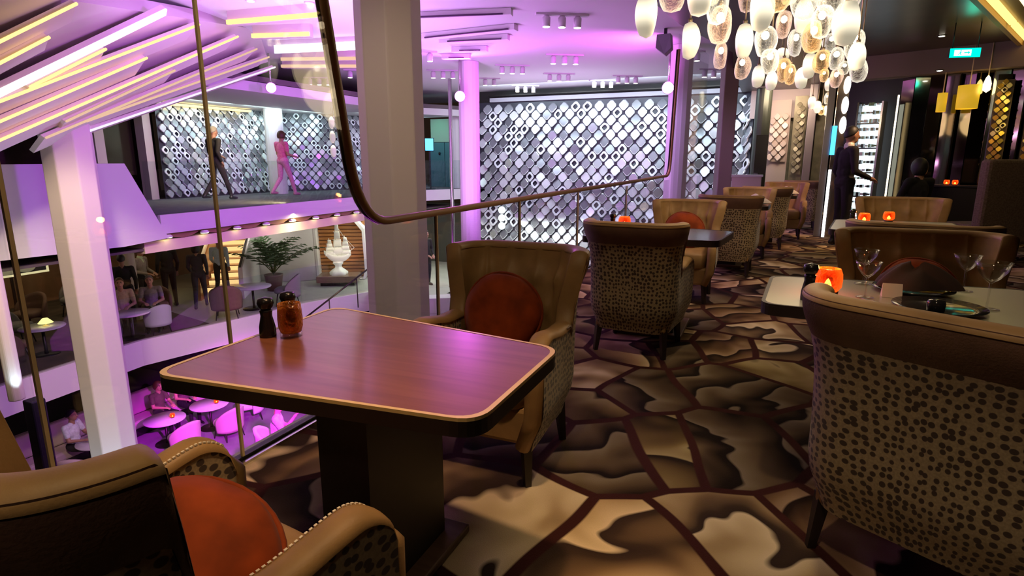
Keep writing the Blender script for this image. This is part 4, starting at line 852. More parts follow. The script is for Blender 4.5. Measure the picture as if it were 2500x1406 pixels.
# stage lights
def stage_light(label, loc, aim, lens, r=0.085, hang=None):
    t = thing('stage_light', label, 'stage light', loc, 0, 'coloured stage lights of the atrium')
    q = (Vector(aim) - Vector(loc)).to_track_quat('-Z', 'Y').to_matrix()
    b = MB(); b.lathe([(0.0, 0.30), (r * 0.7, 0.29), (r * 0.9, 0.2), (r * 1.1, 0.02), (r * 1.1, 0.0), (0.0, 0.004)], (0, 0, 0), 18); b.v = [tuple(q @ Vector(p)) for p in b.v]; b.build('housing', mat('pale_housing', (0.55, 0.5, 0.55), 0.4) if 'pale_housing' not in bpy.data.materials else bpy.data.materials['pale_housing'], t)
    b = MB(); b.ell((0, 0, -0.004), (r, r, 0.03), 0, 18, 8); b.v = [tuple(q @ Vector(p)) for p in b.v]; b.build('lens', lens, t)
    zc = (hang or 3.42) - loc[2]; top_ = q @ Vector((0, 0, 0.2))
    b = MB(); b.tube([top_, (top_.x, top_.y, zc)], 0.018, 8); b.build('yoke', STEEL, t)
    return t
stage_light('pink stage light glowing at the top of the pink-lit column', (-6.36, 11.98, 2.63), (-0.4, 0.4, 1.2), PINKL, 0.11)
stage_light('pink stage light beside the far end of the handrail', (-1.78, 11.25, 2.53), (-0.1, 0.1, 1.1), PINKL, 0.10)
stage_light('violet oval stage light above the walking woman', (-9.55, 9.75, 2.72), (-1, 1, 1.0), PINKL2, 0.10)
t = thing('loudspeaker', 'grey loudspeaker hung from the ceiling above the right pink stage light', 'loudspeaker', (-1.78, 10.7, 3.20))
b = MB(); b.add([(-0.13, -0.1, 0.12), (0.10, -0.1, 0.12), (0.13, -0.16, -0.12), (0.02, -0.16, -0.22), (-0.13, -0.16, -0.10), (-0.13, 0.1, 0.12), (0.10, 0.1, 0.12), (0.13, 0.06, -0.12), (0.02, 0.06, -0.22), (-0.13, 0.06, -0.10)],
   [(4, 3, 2, 1, 0), (5, 6, 7, 8, 9), (0, 1, 6, 5), (1, 2, 7, 6), (2, 3, 8, 7), (3, 4, 9, 8), (4, 0, 5, 9)]); b.build('cabinet', mat('speaker_grey', (0.25, 0.22, 0.28), 0.5), t, bev=0.01)
b = MB(); b.box((0, 0, 0.17), (0.05, 0.05, 0.10)); b.build('bracket', BLACKM, t)

# ------------------------------------------------------------------ right side: soffit, mirror strips, lit rack, pillar
b = MB(); b.bar((1.05, 12.98, 2.86), (6.5, 10.65, 2.86), 0.5, 0.38); struct('trim_15', b, mat('taupe_soffit', (0.20, 0.14, 0.10), 0.6))
MIRR = mat('bronze_mirror', (0.20, 0.17, 0.12), 0.06, 1.0); MIRG = mat('grey_mirror', (0.34, 0.36, 0.33), 0.08, 1.0)
b = MB(); b.bar((1.2, 13.05, 1.36), (6.5, 10.78, 1.36), 0.05, 2.7); struct('wall_mirror_backing', b, DARKWALL)
A_, B_ = Vector((2.02, 12.62)), Vector((6.3, 10.79)); n_ = 22; d_ = (B_ - A_) / n_; nr = Vector((d_.y, -d_.x)).normalized()
tr = thing('mirror_screen', 'dark mirrored screen of angled vertical strips at the right', 'mirror', (A_.x, A_.y, 0))
for k in range(n_):
    p = d_ * k; q = p + d_ * 0.94; o1, o2 = ((0.01, 0.09), (0.09, 0.02), (0.05, 0.05), (0.02, 0.07))[k % 4]
    b = MB(); P1, P2_ = p + nr * o1, q + nr * o2; vs = []
    for zz in (0.02, 2.66):
        vs += [(P1.x, P1.y, zz), (P2_.x, P2_.y, zz), (P2_.x - nr.x * 0.012, P2_.y - nr.y * 0.012, zz), (P1.x - nr.x * 0.012, P1.y - nr.y * 0.012, zz)]
    b.add(vs, [(3, 2, 1, 0), (4, 5, 6, 7), (0, 1, 5, 4), (1, 2, 6, 5), (2, 3, 7, 6), (3, 0, 4, 7)]); b.build('mirror_strip', MIRG if k % 5 == 1 else MIRR, tr)
# gold shingle columns between the mirrors
GS = [mat('gold_shingle', (0.85, 0.55, 0.10), 0.25, 0.8), mat('yellow_shingle', (0.9, 0.75, 0.25), 0.3, 0.4), mat('amber_shingle', (0.5, 0.25, 0.05), 0.3, 0.6), mat('gold_rim', (1.0, 0.85, 0.4), 0.3), mat('gold_back', (0.08, 0.05, 0.02), 0.5)]
for i, u in enumerate((0.31, 0.40)):
    p = A_.lerp(B_, u) + nr * 0.16
    o = scale_wall('shingle_column', [(p.x - 0.1, p.y + 0.04), (p.x + 0.1, p.y - 0.04)], 1.15, 2.5, 0.105, 40 + i, GS, ('%s column of small gold shingles among the mirror strips' % ('left' if i == 0 else 'right'), 'shingle column'), 0.1, 0.03)
    lamp('SPOT', 'gold_light', (p.x + nr.x * 0.5, p.y + nr.y * 0.5, 2.62), 16, (1.0, 0.75, 0.25), 0.03, (p.x, p.y, 1.6), 60, 0.6)
    o['group'] = 'gold shingle columns'
    b = MB(); b.box((p.x, p.y + 0.09, 1.3), (0.18, 0.05, 2.58)); struct('trim_%d' % (16 + i), b, DARKMET)
# amber drum lamps
for i, (x, y, z, r, h) in enumerate([(2.83, 11.95, 2.26, 0.15, 0.36), (2.52, 12.1, 2.2, 0.07, 0.3)]):
    t = thing('drum_lamp', '%s amber drum lamp hanging in front of the mirror strips' % ('larger' if i == 0 else 'slimmer'), 'lamp', (x, y, z), 0, 'amber drum lamps')
    b = MB(); b.lathe([(r * 0.97, -h / 2), (r, h / 2), (r * 0.97, h / 2), (r * 0.94, -h / 2)], (0, 0, 0), 24); b.build('shade', mat('amber_shade', (0.8, 0.5, 0.06), 0.5, emit=(1.0, 0.60, 0.03), es=0.5) if i == 0 else bpy.data.materials['amber_shade'], t)
    b = MB(); b.tube([(0, 0, 0.0), (0, 0, 3.05 - z)], 0.008, 6); b.build('rod', GOLDMET, t)
t = thing('bulb_lamp', 'bright flame-shaped bulb beside the amber drum lamp', 'lamp', (3.03, 11.85, 2.44)); b = MB(); b.lathe([(0, -0.13), (0.05, -0.09), (0.055, 0.0), (0.03, 0.09), (0, 0.14)], (0, 0, 0), 14); b.build('bulb', glow('yellow_bulb', (1.0, 0.82, 0.35), 6.0), t)
b = MB(); b.tube([(0, 0, 0.12), (0, 0, 0.61)], 0.008, 6); b.build('rod', GOLDMET, t)
# backlit bottle rack
t = thing('lit_rack', 'tall white-lit rack of stacked shelves behind the waiter', 'rack', (1.56, 12.42, 0), math.atan2(B_.y - A_.y, B_.x - A_.x))
b = MB(); b.box((0, 0.14, 1.2), (0.36, 0.03, 2.1)); b.build('lit_back', glow('rack_light', (0.78, 0.92, 1.0), 1.6), t)
for sx in (-1, 1):
    b = MB(); b.box((sx * 0.19, 0.05, 1.2), (0.03, 0.24, 2.14)); b.build('side_panel', STEEL if sx > 0 else BLACKM, t)
rnd = random.Random(5)
for k in range(15):
    sh_ = MB(); sh_.box((0, 0.05, 0.20 + 0.142 * k), (0.35, 0.18, 0.022)); so = sh_.build('shelf', GLASS2 if k % 3 else BLACKM, t)
    it = MB(); x = -0.15
    while x < 0.14:
        w = rnd.uniform(0.02, 0.05); it.box((x + w / 2, 0.04, 0.215 + 0.142 * k + 0.03), (w, 0.10, rnd.uniform(0.025, 0.07)), 0, rnd.choice((0, 0, 1, 2))); x += w + rnd.uniform(0.005, 0.04)
    tag(it.build('bottles', [mat('green_glass', (0.25, 0.4, 0.18), 0.2), mat('dark_glass', (0.03, 0.04, 0.03), 0.2), CHINA] if k == 0 else [bpy.data.materials['green_glass'], bpy.data.materials['dark_glass'], CHINA], so), kind='stuff')
# leaning light strips
for i, (p, q, r, m_, lab) in enumerate([((1.93, 12.28, 0.0), (1.93, 12.28, 2.36), 0.012, glow('amber_strip', (1.0, 0.85, 0.55), 4.0), 'thin warm vertical light strip right of the lit rack'), ((0.93, 11.24, 1.36), (0.93, 11.24, 1.82), 0.035, glow('blue_strip', (0.06, 0.45, 1.0), 3.0), 'blue vertical light panel on the mirrored pillar'), ((0.93, 11.24, 0.0), (0.93, 11.24, 1.12), 0.022, glow('white_strip', (0.92, 0.92, 1.0), 3.0), 'white light strip low on the mirrored pillar')]):
    b = MB(); b.bar(p, q, r * 2, 0.02, up=(0, 1, 0)); o = b.build('light_strip', m_); tag(o, lab, 'light strip')
t = thing('mirrored_pillar', 'narrow mirrored pillar with three oval bulbs left of the waiter', 'pillar', (1.0, 11.3, 0))
b = MB(); b.box((0, 0, 1.525), (0.16, 0.10, 3.05)); b.build('shaft', mat('pillar_mirror', (0.55, 0.45, 0.38), 0.15, 0.9), t)
b = MB(); b.box((-0.16, 0.02, 1.525), (0.10, 0.06, 3.05)); b.build('side_strip', mat('brushed_strip', (0.4, 0.38, 0.4), 0.3, 0.9), t)
for k in range(3):
    b = MB(); b.ell((0.04, -0.07, 2.45 - 0.31 * k), (0.05, 0.04, 0.135), 0, 14, 10); b.build('oval_bulb', glow('oval_bulb', (1.0, 0.93, 0.85), 5.0) if k == 0 else bpy.data.materials['oval_bulb'], t)
# exit sign: white figures on green
t = thing('exit_sign', 'glowing green exit sign hanging from the dark ceiling', 'sign', (2.26, 10.0, 2.67), 0.20)
b = MB(); b.box((0, 0.02, 0.0), (0.37, 0.03, 0.125)); b.build('housing', DARKMET, t, bev=0.004)
b = MB(); b.box((0, 0.0, 0.0), (0.36, 0.008, 0.115)); b.build('panel', glow('green_panel', (0.0, 0.75, 0.55), 1.6), t)
WS = glow('white_sign', (0.75, 1.0, 0.95), 2.2)
b = MB(); b.box((-0.03, -0.006, 0), (0.20, 0.004, 0.075)); b.build('white_field', WS, t)
GS_ = bpy.data.materials['green_panel']; b = MB()     # running figure and arrow
b.ell((-0.055, -0.010, 0.026), (0.008, 0.002, 0.008), 0, 10, 6); b.bar((-0.055, -0.010, 0.016), (-0.062, -0.010, -0.006), 0.012, 0.003, up=(0, 1, 0)); b.bar((-0.062, -0.010, -0.006), (-0.046, -0.010, -0.030), 0.008, 0.003, up=(0, 1, 0)); b.bar((-0.062, -0.010, -0.006), (-0.084, -0.010, -0.022), 0.008, 0.003, up=(0, 1, 0)); b.bar((-0.056, -0.010, 0.012), (-0.040, -0.010, 0.002), 0.006, 0.003, up=(0, 1, 0)); b.bar((-0.056, -0.010, 0.012), (-0.078, -0.010, 0.006), 0.006, 0.003, up=(0, 1, 0))
b.build('running_figure', GS_, t)
b = MB(); b.bar((-0.015, -0.010, 0), (0.035, -0.010, 0), 0.012, 0.003, up=(0, 1, 0)); b.add([(0.03, -0.011, 0.022), (0.055, -0.011, 0), (0.03, -0.011, -0.022)], [(0, 1, 2)]); b.build('arrow', GS_, t)
for sx in (-0.15, 0.15):
    b = MB(); b.tube([(sx, 0.02, 0.06), (sx, 0.02, 0.38)], 0.006, 6); b.build('hanger', DARKMET, t)
lamp('POINT', 'exit_sign_light', (2.26, 9.9, 2.80), 1.6, (0.0, 1.0, 0.6), 0.08)
# ceiling cove and small downlights of the dark ceiling
CD = Vector((1.56, 3.72)).normalized(); CP = Vector((CD.y, -CD.x))
for k, (u0, u1) in enumerate([(-3.0, 1.9), (2.0, 6.2)]):
    p = Vector((1.98, 8.40)) + CD * u0; q = Vector((1.98, 8.40)) + CD * u1
    b = MB(); b.bar((p.x + CP.x * 0.05, p.y + CP.y * 0.05, 3.02), (q.x + CP.x * 0.05, q.y + CP.y * 0.05, 3.02), 0.07, 0.04); b.bar((p.x + CP.x * 0.32, p.y + CP.y * 0.32, 3.03), (q.x + CP.x * 0.32, q.y + CP.y * 0.32, 3.03), 0.12, 0.03, 1)
    o = b.build('cove_light_strip', [glow('cove_yellow', (1.0, 0.62, 0.14), 2.6), glow('cove_cream', (1.0, 0.78, 0.42), 2.2)] if k == 0 else [bpy.data.materials['cove_yellow'], bpy.data.materials['cove_cream']]); tag(o, '%s piece of the yellow cove light in the top right corner' % ('nearer' if k == 0 else 'farther'), 'light', 'cove lights of the dark ceiling')
b = MB(); p = Vector((1.98, 8.4)) + CD * -3.2; q = Vector((1.98, 8.4)) + CD * 6.3
b.bar((p.x + CP.x * 0.62, p.y + CP.y * 0.62, 3.0), (q.x + CP.x * 0.62, q.y + CP.y * 0.62, 3.0), 0.16, 0.10); b.bar((p.x - CP.x * 0.05, p.y - CP.y * 0.05, 3.01), (q.x - CP.x * 0.05, q.y - CP.y * 0.05, 3.01), 0.06, 0.09); struct('trim_18', b, mat('cove_trim', (0.35, 0.22, 0.09), 0.5))
for i, (x, y, z, lab) in enumerate([(1.22, 8.2, 3.05, 'small round downlight in the dark ceiling above the chandelier gap'), (2.15, 10.9, 3.05, 'dim downlight in the dark ceiling left of the exit sign'), (2.35, 11.72, 2.668, 'tiny downlight under the taupe soffit')]):
    t = thing('ceiling_downlight', lab, 'downlight', (x, y, z), 0, 'downlights of the dark ceiling')
    b = MB(); b.lathe([(0.0, -0.01), (0.05, -0.01), (0.065, 0.0), (0, 0)], (0, 0, 0), 16); b.build('ring', DARKMET, t); b = MB(); b.lathe([(0, -0.02), (0.035, -0.016), (0.04, -0.0105), (0, -0.0105)], (0, 0, 0), 12); b.build('lens', LENS, t)
# high-backed booth and console at the far right
t = thing('booth_seat', 'tall grey-brown high-backed booth seat at the right edge', 'booth', (2.64, 9.27, 0), YAW)
TW = mat('tweed', (0.17, 0.12, 0.085), 0.9, noise=0.35, nscale=60)
b = MB(); b.box((0.35, 0, 0.76), (1.1, 0.16, 1.06)); b.build('back', TW, t, bev=0.04); b = MB(); b.box((0.35, 0.30, 0.35), (1.1, 0.55, 0.24)); b.build('seat', TW, t, bev=0.03)
for sx in (-0.1, 0.8):
    for sy in (0.0, 0.48):
        b = MB(); b.tube([(sx, sy, 0.24), (sx, sy, 0)], [0.03, 0.02], 6); b.build('leg', DARKLEG, t)
t = thing('console', 'low black console cabinet in front of the mirror strips', 'cabinet', (2.75, 11.5, 0), math.atan2(B_.y - A_.y, B_.x - A_.x))
b = MB(); b.box((0, 0, 0.45), (1.1, 0.36, 0.82)); b.build('carcass', BLACKM, t, bev=0.01); b = MB(); b.box((0, 0, 0.875), (1.14, 0.40, 0.025)); b.build('top', PED, t); b = MB(); b.box((0, 0, 0.02), (1.0, 0.30, 0.04)); b.build('plinth', DARKMET, t)
for i, (x, y) in enumerate([(2.62, 11.5), (2.72, 11.45)]):
    votive('small lit candle on the black console, %s' % ('left' if i == 0 else 'right'), (x, y, 0.888), 0.08, 0.035, True, 0.3)

# ------------------------------------------------------------------ far end of the restaurant
b = MB(); b.box((0.2, 17.6, 2.7), (1.6, 0.1, 0.72)); struct('wall_bulkhead', b, mat('blush_wall', (0.62, 0.50, 0.46), 0.7))
b = MB(); b.box((0.55, 17.9, 1.6), (1.6, 0.08, 3.0)); struct('wall_end', b, mat('olive_gold_wall', (0.26, 0.22, 0.13), 0.4, 0.3, noise=0.25, nscale=5))
PT = [mat('blush_plate', (0.62, 0.46, 0.38), 0.4), mat('blush_plate_light', (0.75, 0.58, 0.48), 0.35), mat('blush_plate_dark', (0.50, 0.36, 0.29), 0.45), mat('blush_rim', (0.95, 0.78, 0.62), 0.4), mat('blush_back', (0.52, 0.39, 0.32), 0.6)]
scale_wall('relief_panel', [(-0.12, 17.3), (0.36, 17.3)], 1.22, 2.42, 0.2, 60, PT, ('pale pink relief panel of scales at the far end of the aisle', 'wall panel'), 0.0, 0.03)
b = MB(); b.box((0.12, 17.37, 1.4), (0.56, 0.04, 2.75)); struct('trim_19', b, bpy.data.materials['blush_back'])
scale_wall('relief_panel', [(0.50, 17.2), (0.74, 17.2)], 0.9, 2.7, 0.16, 61, [bpy.data.materials['olive_gold_wall']] * 3 + [mat('soft_gold_rim', (0.6, 0.52, 0.3), 0.4), bpy.data.materials['olive_gold_wall']], ('narrow gold relief strip right of the pale pink relief panel', 'wall panel'), 0.0, 0.02)
b = MB(); b.box((0.62, 17.27, 1.4), (0.3, 0.05, 2.9)); struct('trim_20', b, bpy.data.materials['olive_gold_wall'])
column('bronze_column', 'dark green-bronze round column left of the pale pink relief panel', -0.26, 16.6, 0.19, 0.0, 3.0, 20, mat('green_bronze', (0.06, 0.065, 0.045), 0.35, 0.5))
column('beige_pier', 'beige square pier right of the gold relief strip', 0.86, 16.6, 0.13, 0.0, 3.05, 4, mat('beige_pier', (0.30, 0.25, 0.22), 0.6), 0.6)
t = thing('display_screen', 'slim black display on a stand below the bronze column', 'screen', (-0.20, 15.2, 0)); b = MB(); b.box((0, 0, 1.4), (0.26, 0.08, 0.86)); b.build('screen', BLACKM, t); b = MB(); b.box((0, 0, 0.5), (0.06, 0.06, 1.0)); b.build('post', BLACKM, t); b = MB(); b.box((0, 0, 0.015), (0.3, 0.3, 0.03)); b.build('foot', BLACKM, t)
t = thing('white_desk', 'pale lit service desk below the bronze column', 'desk', (-0.45, 14.6, 0)); b = MB(); b.box((0, 0, 0.47), (0.62, 0.4, 0.86)); b.build('body', mat('blush_desk', (0.75, 0.62, 0.55), 0.5), t); b = MB(); b.box((0, 0, 0.92), (0.68, 0.46, 0.04)); b.build('top', WHITE, t); b = MB(); b.box((0, 0, 0.02), (0.5, 0.3, 0.04)); b.build('plinth', BLACKM, t)
b = MB(); b.tube([(0, 0, 0), (0, 0, 1.6)], 0.012, 8); o = tag(b.build('light_strip', glow('cyan_tube', (0.35, 0.75, 1.0), 2.0), None, (-0.84, 15.4, 1.0)), 'thin cyan light tube beside the end of the scale wall', 'light strip')
b = MB(); b.box((0, 0, -0.5), (0.03, 0.03, 1.0)); b.build('stem', DARKMET, o)
lamp('AREA', 'end_light', (0.2, 16.2, 2.9), 48, (1.0, 0.78, 0.62), 0.8, (0.2, 17.5, 1.6))
# ------------------------------------------------------------------ people: one continuous skin each, grown from limbs and fused
SKIN = mat('skin', (0.50, 0.27, 0.18), 0.5); SKIND = mat('tanned_skin', (0.36, 0.19, 0.12), 0.5)
HAIRK = mat('black_hair', (0.012, 0.010, 0.010), 0.5); HAIRB = mat('brown_hair', (0.10, 0.045, 0.02), 0.5); HAIRG = mat('grey_hair', (0.2, 0.18, 0.16), 0.6)
EYE = mat('eye', (0.02, 0.015, 0.012), 0.2); LIP = mat('lip', (0.35, 0.12, 0.10), 0.5)
def cloth(n, c): return mat(n, c, 0.85, noise=0.15, nscale=25)
BLK = cloth('black_cloth', (0.010, 0.009, 0.012)); SHOE = mat('black_shoe', (0.012, 0.011, 0.012), 0.3)
def person(label, loc, rz, mats, hair, J=None, s=1.0, group=None, hair_style='short', collar=None, voxel=0.011):
    """mats: skin, top, bottom, shoe; joints in metres, x right, y forward"""
    P = dict(pelvis=(0, 0, 0.96), waist=(0, 0.0, 1.10), chest=(0, 0.0, 1.28), neck=(0, 0.0, 1.47), head=(0, 0.03, 1.635),
             shR=(0.18, -0.01, 1.42), elR=(0.235, -0.03, 1.13), wrR=(0.23, 0.07, 0.90), shL=(-0.18, -0.01, 1.42), elL=(-0.235, -0.03, 1.13), wrL=(-0.23, 0.07, 0.90),
             hipR=(0.09, 0, 0.92), knR=(0.10, 0.02, 0.50), anR=(0.10, -0.02, 0.085), hipL=(-0.09, 0, 0.92), knL=(-0.10, 0.02, 0.50), anL=(-0.10, -0.02, 0.085))
    sleeve = 'long'; skirt = False; look = 0.0
    for k, v in (J or {}).items():
        if k == 'sleeve': sleeve = v
        elif k == 'sit': pass
        elif k == 'look': look = v
        else: P[k] = v
    P = {k: Vector(v) for k, v in P.items()}
    prim = []
    def cap(a, b, ra, rb, mi): prim.append(('c', Vector(a), Vector(b), ra, rb, mi))
    def ball(c, r, mi): prim.append(('e', Vector(c), Vector(r), 0, 0, mi))
    hd = P['head']; lk = Matrix.Rotation(look, 3, 'Z')
    ball(hd, (0.074, 0.094, 0.115), 0); ball(hd + lk @ Vector((0, 0.03, -0.07)), (0.052, 0.058, 0.052), 0)
    cap(hd + lk @ Vector((0, 0.088, 0.005)), hd + lk @ Vector((0, 0.112, -0.028)), 0.011, 0.017, 0)
    for sx in (-1, 1):
        ball(hd + lk @ Vector((sx * 0.076, -0.005, -0.01)), (0.012, 0.022, 0.032), 0); ball(hd + lk @ Vector((sx * 0.031, 0.082, 0.012)), (0.010, 0.010, 0.007), 4)
        cap(hd + lk @ Vector((sx * 0.018, 0.086, 0.034)), hd + lk @ Vector((sx * 0.045, 0.076, 0.034)), 0.006, 0.005, 5)
    cap(hd + lk @ Vector((-0.02, 0.081, -0.062)), hd + lk @ Vector((0.02, 0.081, -0.062)), 0.010, 0.010, 6)
    cap(P['neck'] - Vector((0, 0, 0.03)), hd + Vector((0, -0.01, -0.07)), 0.058, 0.054, 0)
    cap(P['neck'] + Vector((-0.05, 0, -0.035)), P['neck'] + Vector((0.05, 0, -0.035)), 0.055, 0.055, 1)
    ball(P['chest'], (0.165, 0.112, 0.185), 1); cap(P['chest'], P['waist'], 0.125, 0.115, 1); cap(P['waist'] + Vector((-0.035, 0, 0)), P['waist'] + Vector((0.035, 0, 0)), 0.112, 0.112, 1)
    cap(P['pelvis'] + Vector((-0.06, 0, 0)), P['pelvis'] + Vector((0.06, 0, 0)), 0.118, 0.118, 2); cap(P['waist'], P['pelvis'], 0.115, 0.118, 1)
    for q in 'RL':
        sh, el, wr = P['sh' + q], P['el' + q], P['wr' + q]
        cap(P['neck'] + Vector((0, 0, -0.06)), sh, 0.06, 0.062, 1)
        if sleeve == 'long': cap(sh, el, 0.062, 0.048, 1); cap(el, el.lerp(wr, 0.9), 0.047, 0.036, 1)
        elif sleeve == 'short': cap(sh, sh.lerp(el, 0.62), 0.064, 0.056, 1); cap(sh.lerp(el, 0.5), el, 0.045, 0.040, 0); cap(el, wr, 0.040, 0.028, 0)
        else: cap(sh, el, 0.050, 0.040, 0); cap(el, wr, 0.040, 0.028, 0)
        cap(el.lerp(wr, 0.75), wr, 0.03, 0.027, 0)
        d = (wr - el).normalized(); side = Vector((1 if q == 'R' else -1, 0, 0)); side = (side - d * side.dot(d)).normalized(); nrm = d.cross(side)
        if nrm.z > 0: nrm = -nrm
        palm = wr + d * 0.055; cap(wr + d * 0.01, palm + side * 0.012, 0.026, 0.027, 0); cap(wr + d * 0.01, palm - side * 0.016, 0.026, 0.026, 0)
        for i, (o, L_) in enumerate(((-0.033, 0.062), (-0.011, 0.075), (0.012, 0.070), (0.034, 0.054))):
            a = palm + d * 0.022 + side * o; m_ = a + d * L_ * 0.55 + nrm * 0.008; e = m_ + d * L_ * 0.42 + nrm * 0.024
            cap(a, m_, 0.0105, 0.010, 0); cap(m_, e, 0.010, 0.008, 0)
        a = wr + d * 0.02 - side * 0.028; m_ = a + d * 0.035 - side * 0.026 + nrm * 0.01; cap(a, m_, 0.013, 0.011, 0); cap(m_, m_ + d * 0.034 + nrm * 0.012, 0.011, 0.009, 0)
        hp, kn, an = P['hip' + q], P['kn' + q], P['an' + q]
        cap(hp, kn, 0.092, 0.062, 2); cap(kn, an + (kn - an) * 0.05, 0.062, 0.044, 2)
        f = Vector((0, 1, 0)) if abs((kn - an).y) < 0.35 else Vector((0, 0.85, 0.3 * (1 if kn.y < an.y else -1)))
        cap(an + Vector((0, -0.03, -0.035)), an + Vector((0, 0.10, -0.042)), 0.042, 0.040, 3); cap(an + Vector((0, 0.10, -0.045)), an + Vector((0, 0.16, -0.052)), 0.040, 0.028, 3); cap(an, an + Vector((0, -0.02, -0.03)), 0.045, 0.045, 3)
    if collar:
        cap(P['neck'] + Vector((-0.012, 0.006, 0.012)), P['neck'] + Vector((0.012, 0.006, 0.012)), 0.066, 0.066, 7)
        cap(P['neck'] + Vector((0, 0.07, -0.06)), P['chest'] + Vector((0, 0.095, 0.02)), 0.030, 0.016, 7)
    b = MB()
    for k, a, c, ra, rb, mi in prim:
        if k == 'e': b.ell(a, c, 0, 18, 12)
        else:
            d = c - a; L_ = max(d.length, 1e-4); z = d.normalized() if d.length > 1e-4 else Vector((0, 0, 1)); x = z.orthogonal().normalized(); y = z.cross(x); M = Matrix((x, y, z)).transposed()
            pf = [(0, -ra)] + [(ra * math.cos(t), ra * math.sin(t)) for t in (-1.1, -0.6, 0.0)] + [(rb * math.cos(t), L_ + rb * math.sin(t)) for t in (0.0, 0.6, 1.1)] + [(0, L_ + rb)]
            m0 = len(b.v); b.lathe(pf, (0, 0, 0), 12)
            for i in range(m0, len(b.v)): b.v[i] = tuple(M @ Vector(b.v[i]) + a)
    tmp = b.build('tmp', SKIN); md = tmp.modifiers.new('r', 'REMESH'); md.mode = 'VOXEL'; md.voxel_size = voxel
    sm_ = tmp.modifiers.new('s', 'SMOOTH'); sm_.factor = 0.5; sm_.iterations = 2
    dg = bpy.context.evaluated_depsgraph_get(); me = bpy.data.meshes.new_from_object(tmp.evaluated_get(dg)); old = tmp.data
    bpy.data.objects.remove(tmp); bpy.data.meshes.remove(old)
    nf = len(me.polygons); C = np.zeros(nf * 3, 'f'); me.polygons.foreach_get('center', C); C = C.reshape(-1, 3); best = np.full(nf, 9.0); bi = np.zeros(nf, 'i')
    for k, a, c, ra, rb, mi in prim:
        if k == 'e': r = np.array(c); D_ = (np.linalg.norm((C - np.array(a)) / r, axis=1) - 1) * r.min()
        else:
            av, dv = np.array(a), np.array(c - a); L2 = max(dv @ dv, 1e-9); t = np.clip((C - av) @ dv / L2, 0, 1); D_ = np.linalg.norm(C - av - t[:, None] * dv, axis=1) - (ra + (rb - ra) * t)
        w = D_ < best; best[w] = D_[w]; bi[w] = mi
    me.materials.clear()
    for m_ in list(mats) + [EYE, HAIRK, LIP, collar or SKIN]: me.materials.append(m_)
    me.polygons.foreach_set('material_index', bi); me.polygons.foreach_set('use_smooth', np.ones(nf, 'b')); me.update()
    t = bpy.data.objects.new('person', me); COL.objects.link(t); t.location = loc; t.rotation_euler = (0, 0, rz); t.scale = (s, s, s)
    tag(t, label, 'person', group)
    # hair
    b = MB(); n1, n2 = 24, 12; r = (0.084, 0.104, 0.122) if hair_style == 'short' else (0.098, 0.118, 0.128)
    def hp_(u, v):
        a = 2 * math.pi * u + math.pi / 2; front = math.cos(a - math.pi / 2)            # 1 at the face
        lowest = {'short': 0.05 + 0.62 * max(0, front) ** 0.7 - 0.45 * max(0, -front), 'bob': -0.62 + 1.22 * max(0, front) ** 1.4, 'long': -0.8 + 1.4 * max(0, front) ** 1.4, 'bun': -0.3 + 0.9 * max(0, front) ** 1.2}[hair_style]
        ph = math.asin(max(-1, min(1, lowest))) + (math.pi / 2 - math.asin(max(-1, min(1, lowest)))) * v
        k = 1.0 + (0.16 * max(0, -math.sin(ph)) if hair_style in ('bob', 'long') else 0)
        return hd + lk @ Vector((r[0] * k * math.cos(ph) * math.cos(a), r[1] * k * math.cos(ph) * math.sin(a) - 0.006, r[2] * math.sin(ph) * (1.25 if ph < 0 and hair_style == 'long' else 1) + 0.006))
    b.grid(hp_, n1, n2)
    if hair_style == 'bun': b.ell(hd + Vector((0, -0.10, 0.05)), (0.05, 0.05, 0.05), 0, 12, 8)
    h = b.build('hair', hair, t, solid=0.012)
    return t
H_ = lambda dx, dy: math.atan2(-dx, dy)
up = lambda d, dz: {k: (v[0], v[1], v[2] + dz) for k, v in d.items()}
SITU = dict(pelvis=(0, 0.0, 0.55), waist=(0, 0.0, 0.69), chest=(0, 0.01, 0.87), neck=(0, 0.02, 1.06), head=(0, 0.05, 1.225), shR=(0.18, 0.0, 1.01), shL=(-0.18, 0.0, 1.01),
            elR=(0.24, 0.09, 0.74), elL=(-0.24, 0.09, 0.74), wrR=(0.13, 0.31, 0.72), wrL=(-0.12, 0.31, 0.72),
            hipR=(0.09, 0.03, 0.53), hipL=(-0.09, 0.03, 0.53), knR=(0.11, 0.44, 0.52), knL=(-0.11, 0.44, 0.52), anR=(0.11, 0.43, 0.085), anL=(-0.11, 0.43, 0.085))
def sit(**k): d = dict(SITU); d.update(k); return d
WALK = dict(knR=(0.10, 0.16, 0.50), anR=(0.10, 0.28, 0.09), knL=(-0.10, -0.03, 0.49), anL=(-0.10, -0.33, 0.14), elR=(0.23, -0.12, 1.14), wrR=(0.22, -0.02, 0.93), elL=(-0.23, 0.06, 1.14), wrL=(-0.2, 0.25, 0.99))
person('waiter in a black suit and white collar standing in profile by the lit rack', (1.05, 10.15, 0), H_(0.92, 0.39), (SKIND, BLK, BLK, SHOE), HAIRK,
       dict(wrR=(0.17, 0.27, 1.02), elR=(0.235, 0.0, 1.12), wrL=(-0.22, 0.10, 0.90)), 1.0, None, 'short', CHINA)
person('seated guest in dark clothes with dark hair before the mirror strips', (2.12, 10.8, -0.05), H_(-0.5, 0.85), (SKIN, BLK, BLK, SHOE), HAIRK, sit(), 1.0, None, 'long')
person('man in a dark jacket walking along the opposite deck', (-12.35, 10.62, 0.30), H_(0.0, 1.0), (SKIND, BLK, cloth('dark_trousers', (0.03, 0.022, 0.03)), SHOE), HAIRG, dict(WALK, wrL=(-0.18, 0.30, 1.06), elL=(-0.24, 0.05, 1.14)), 1.0, None, 'short')
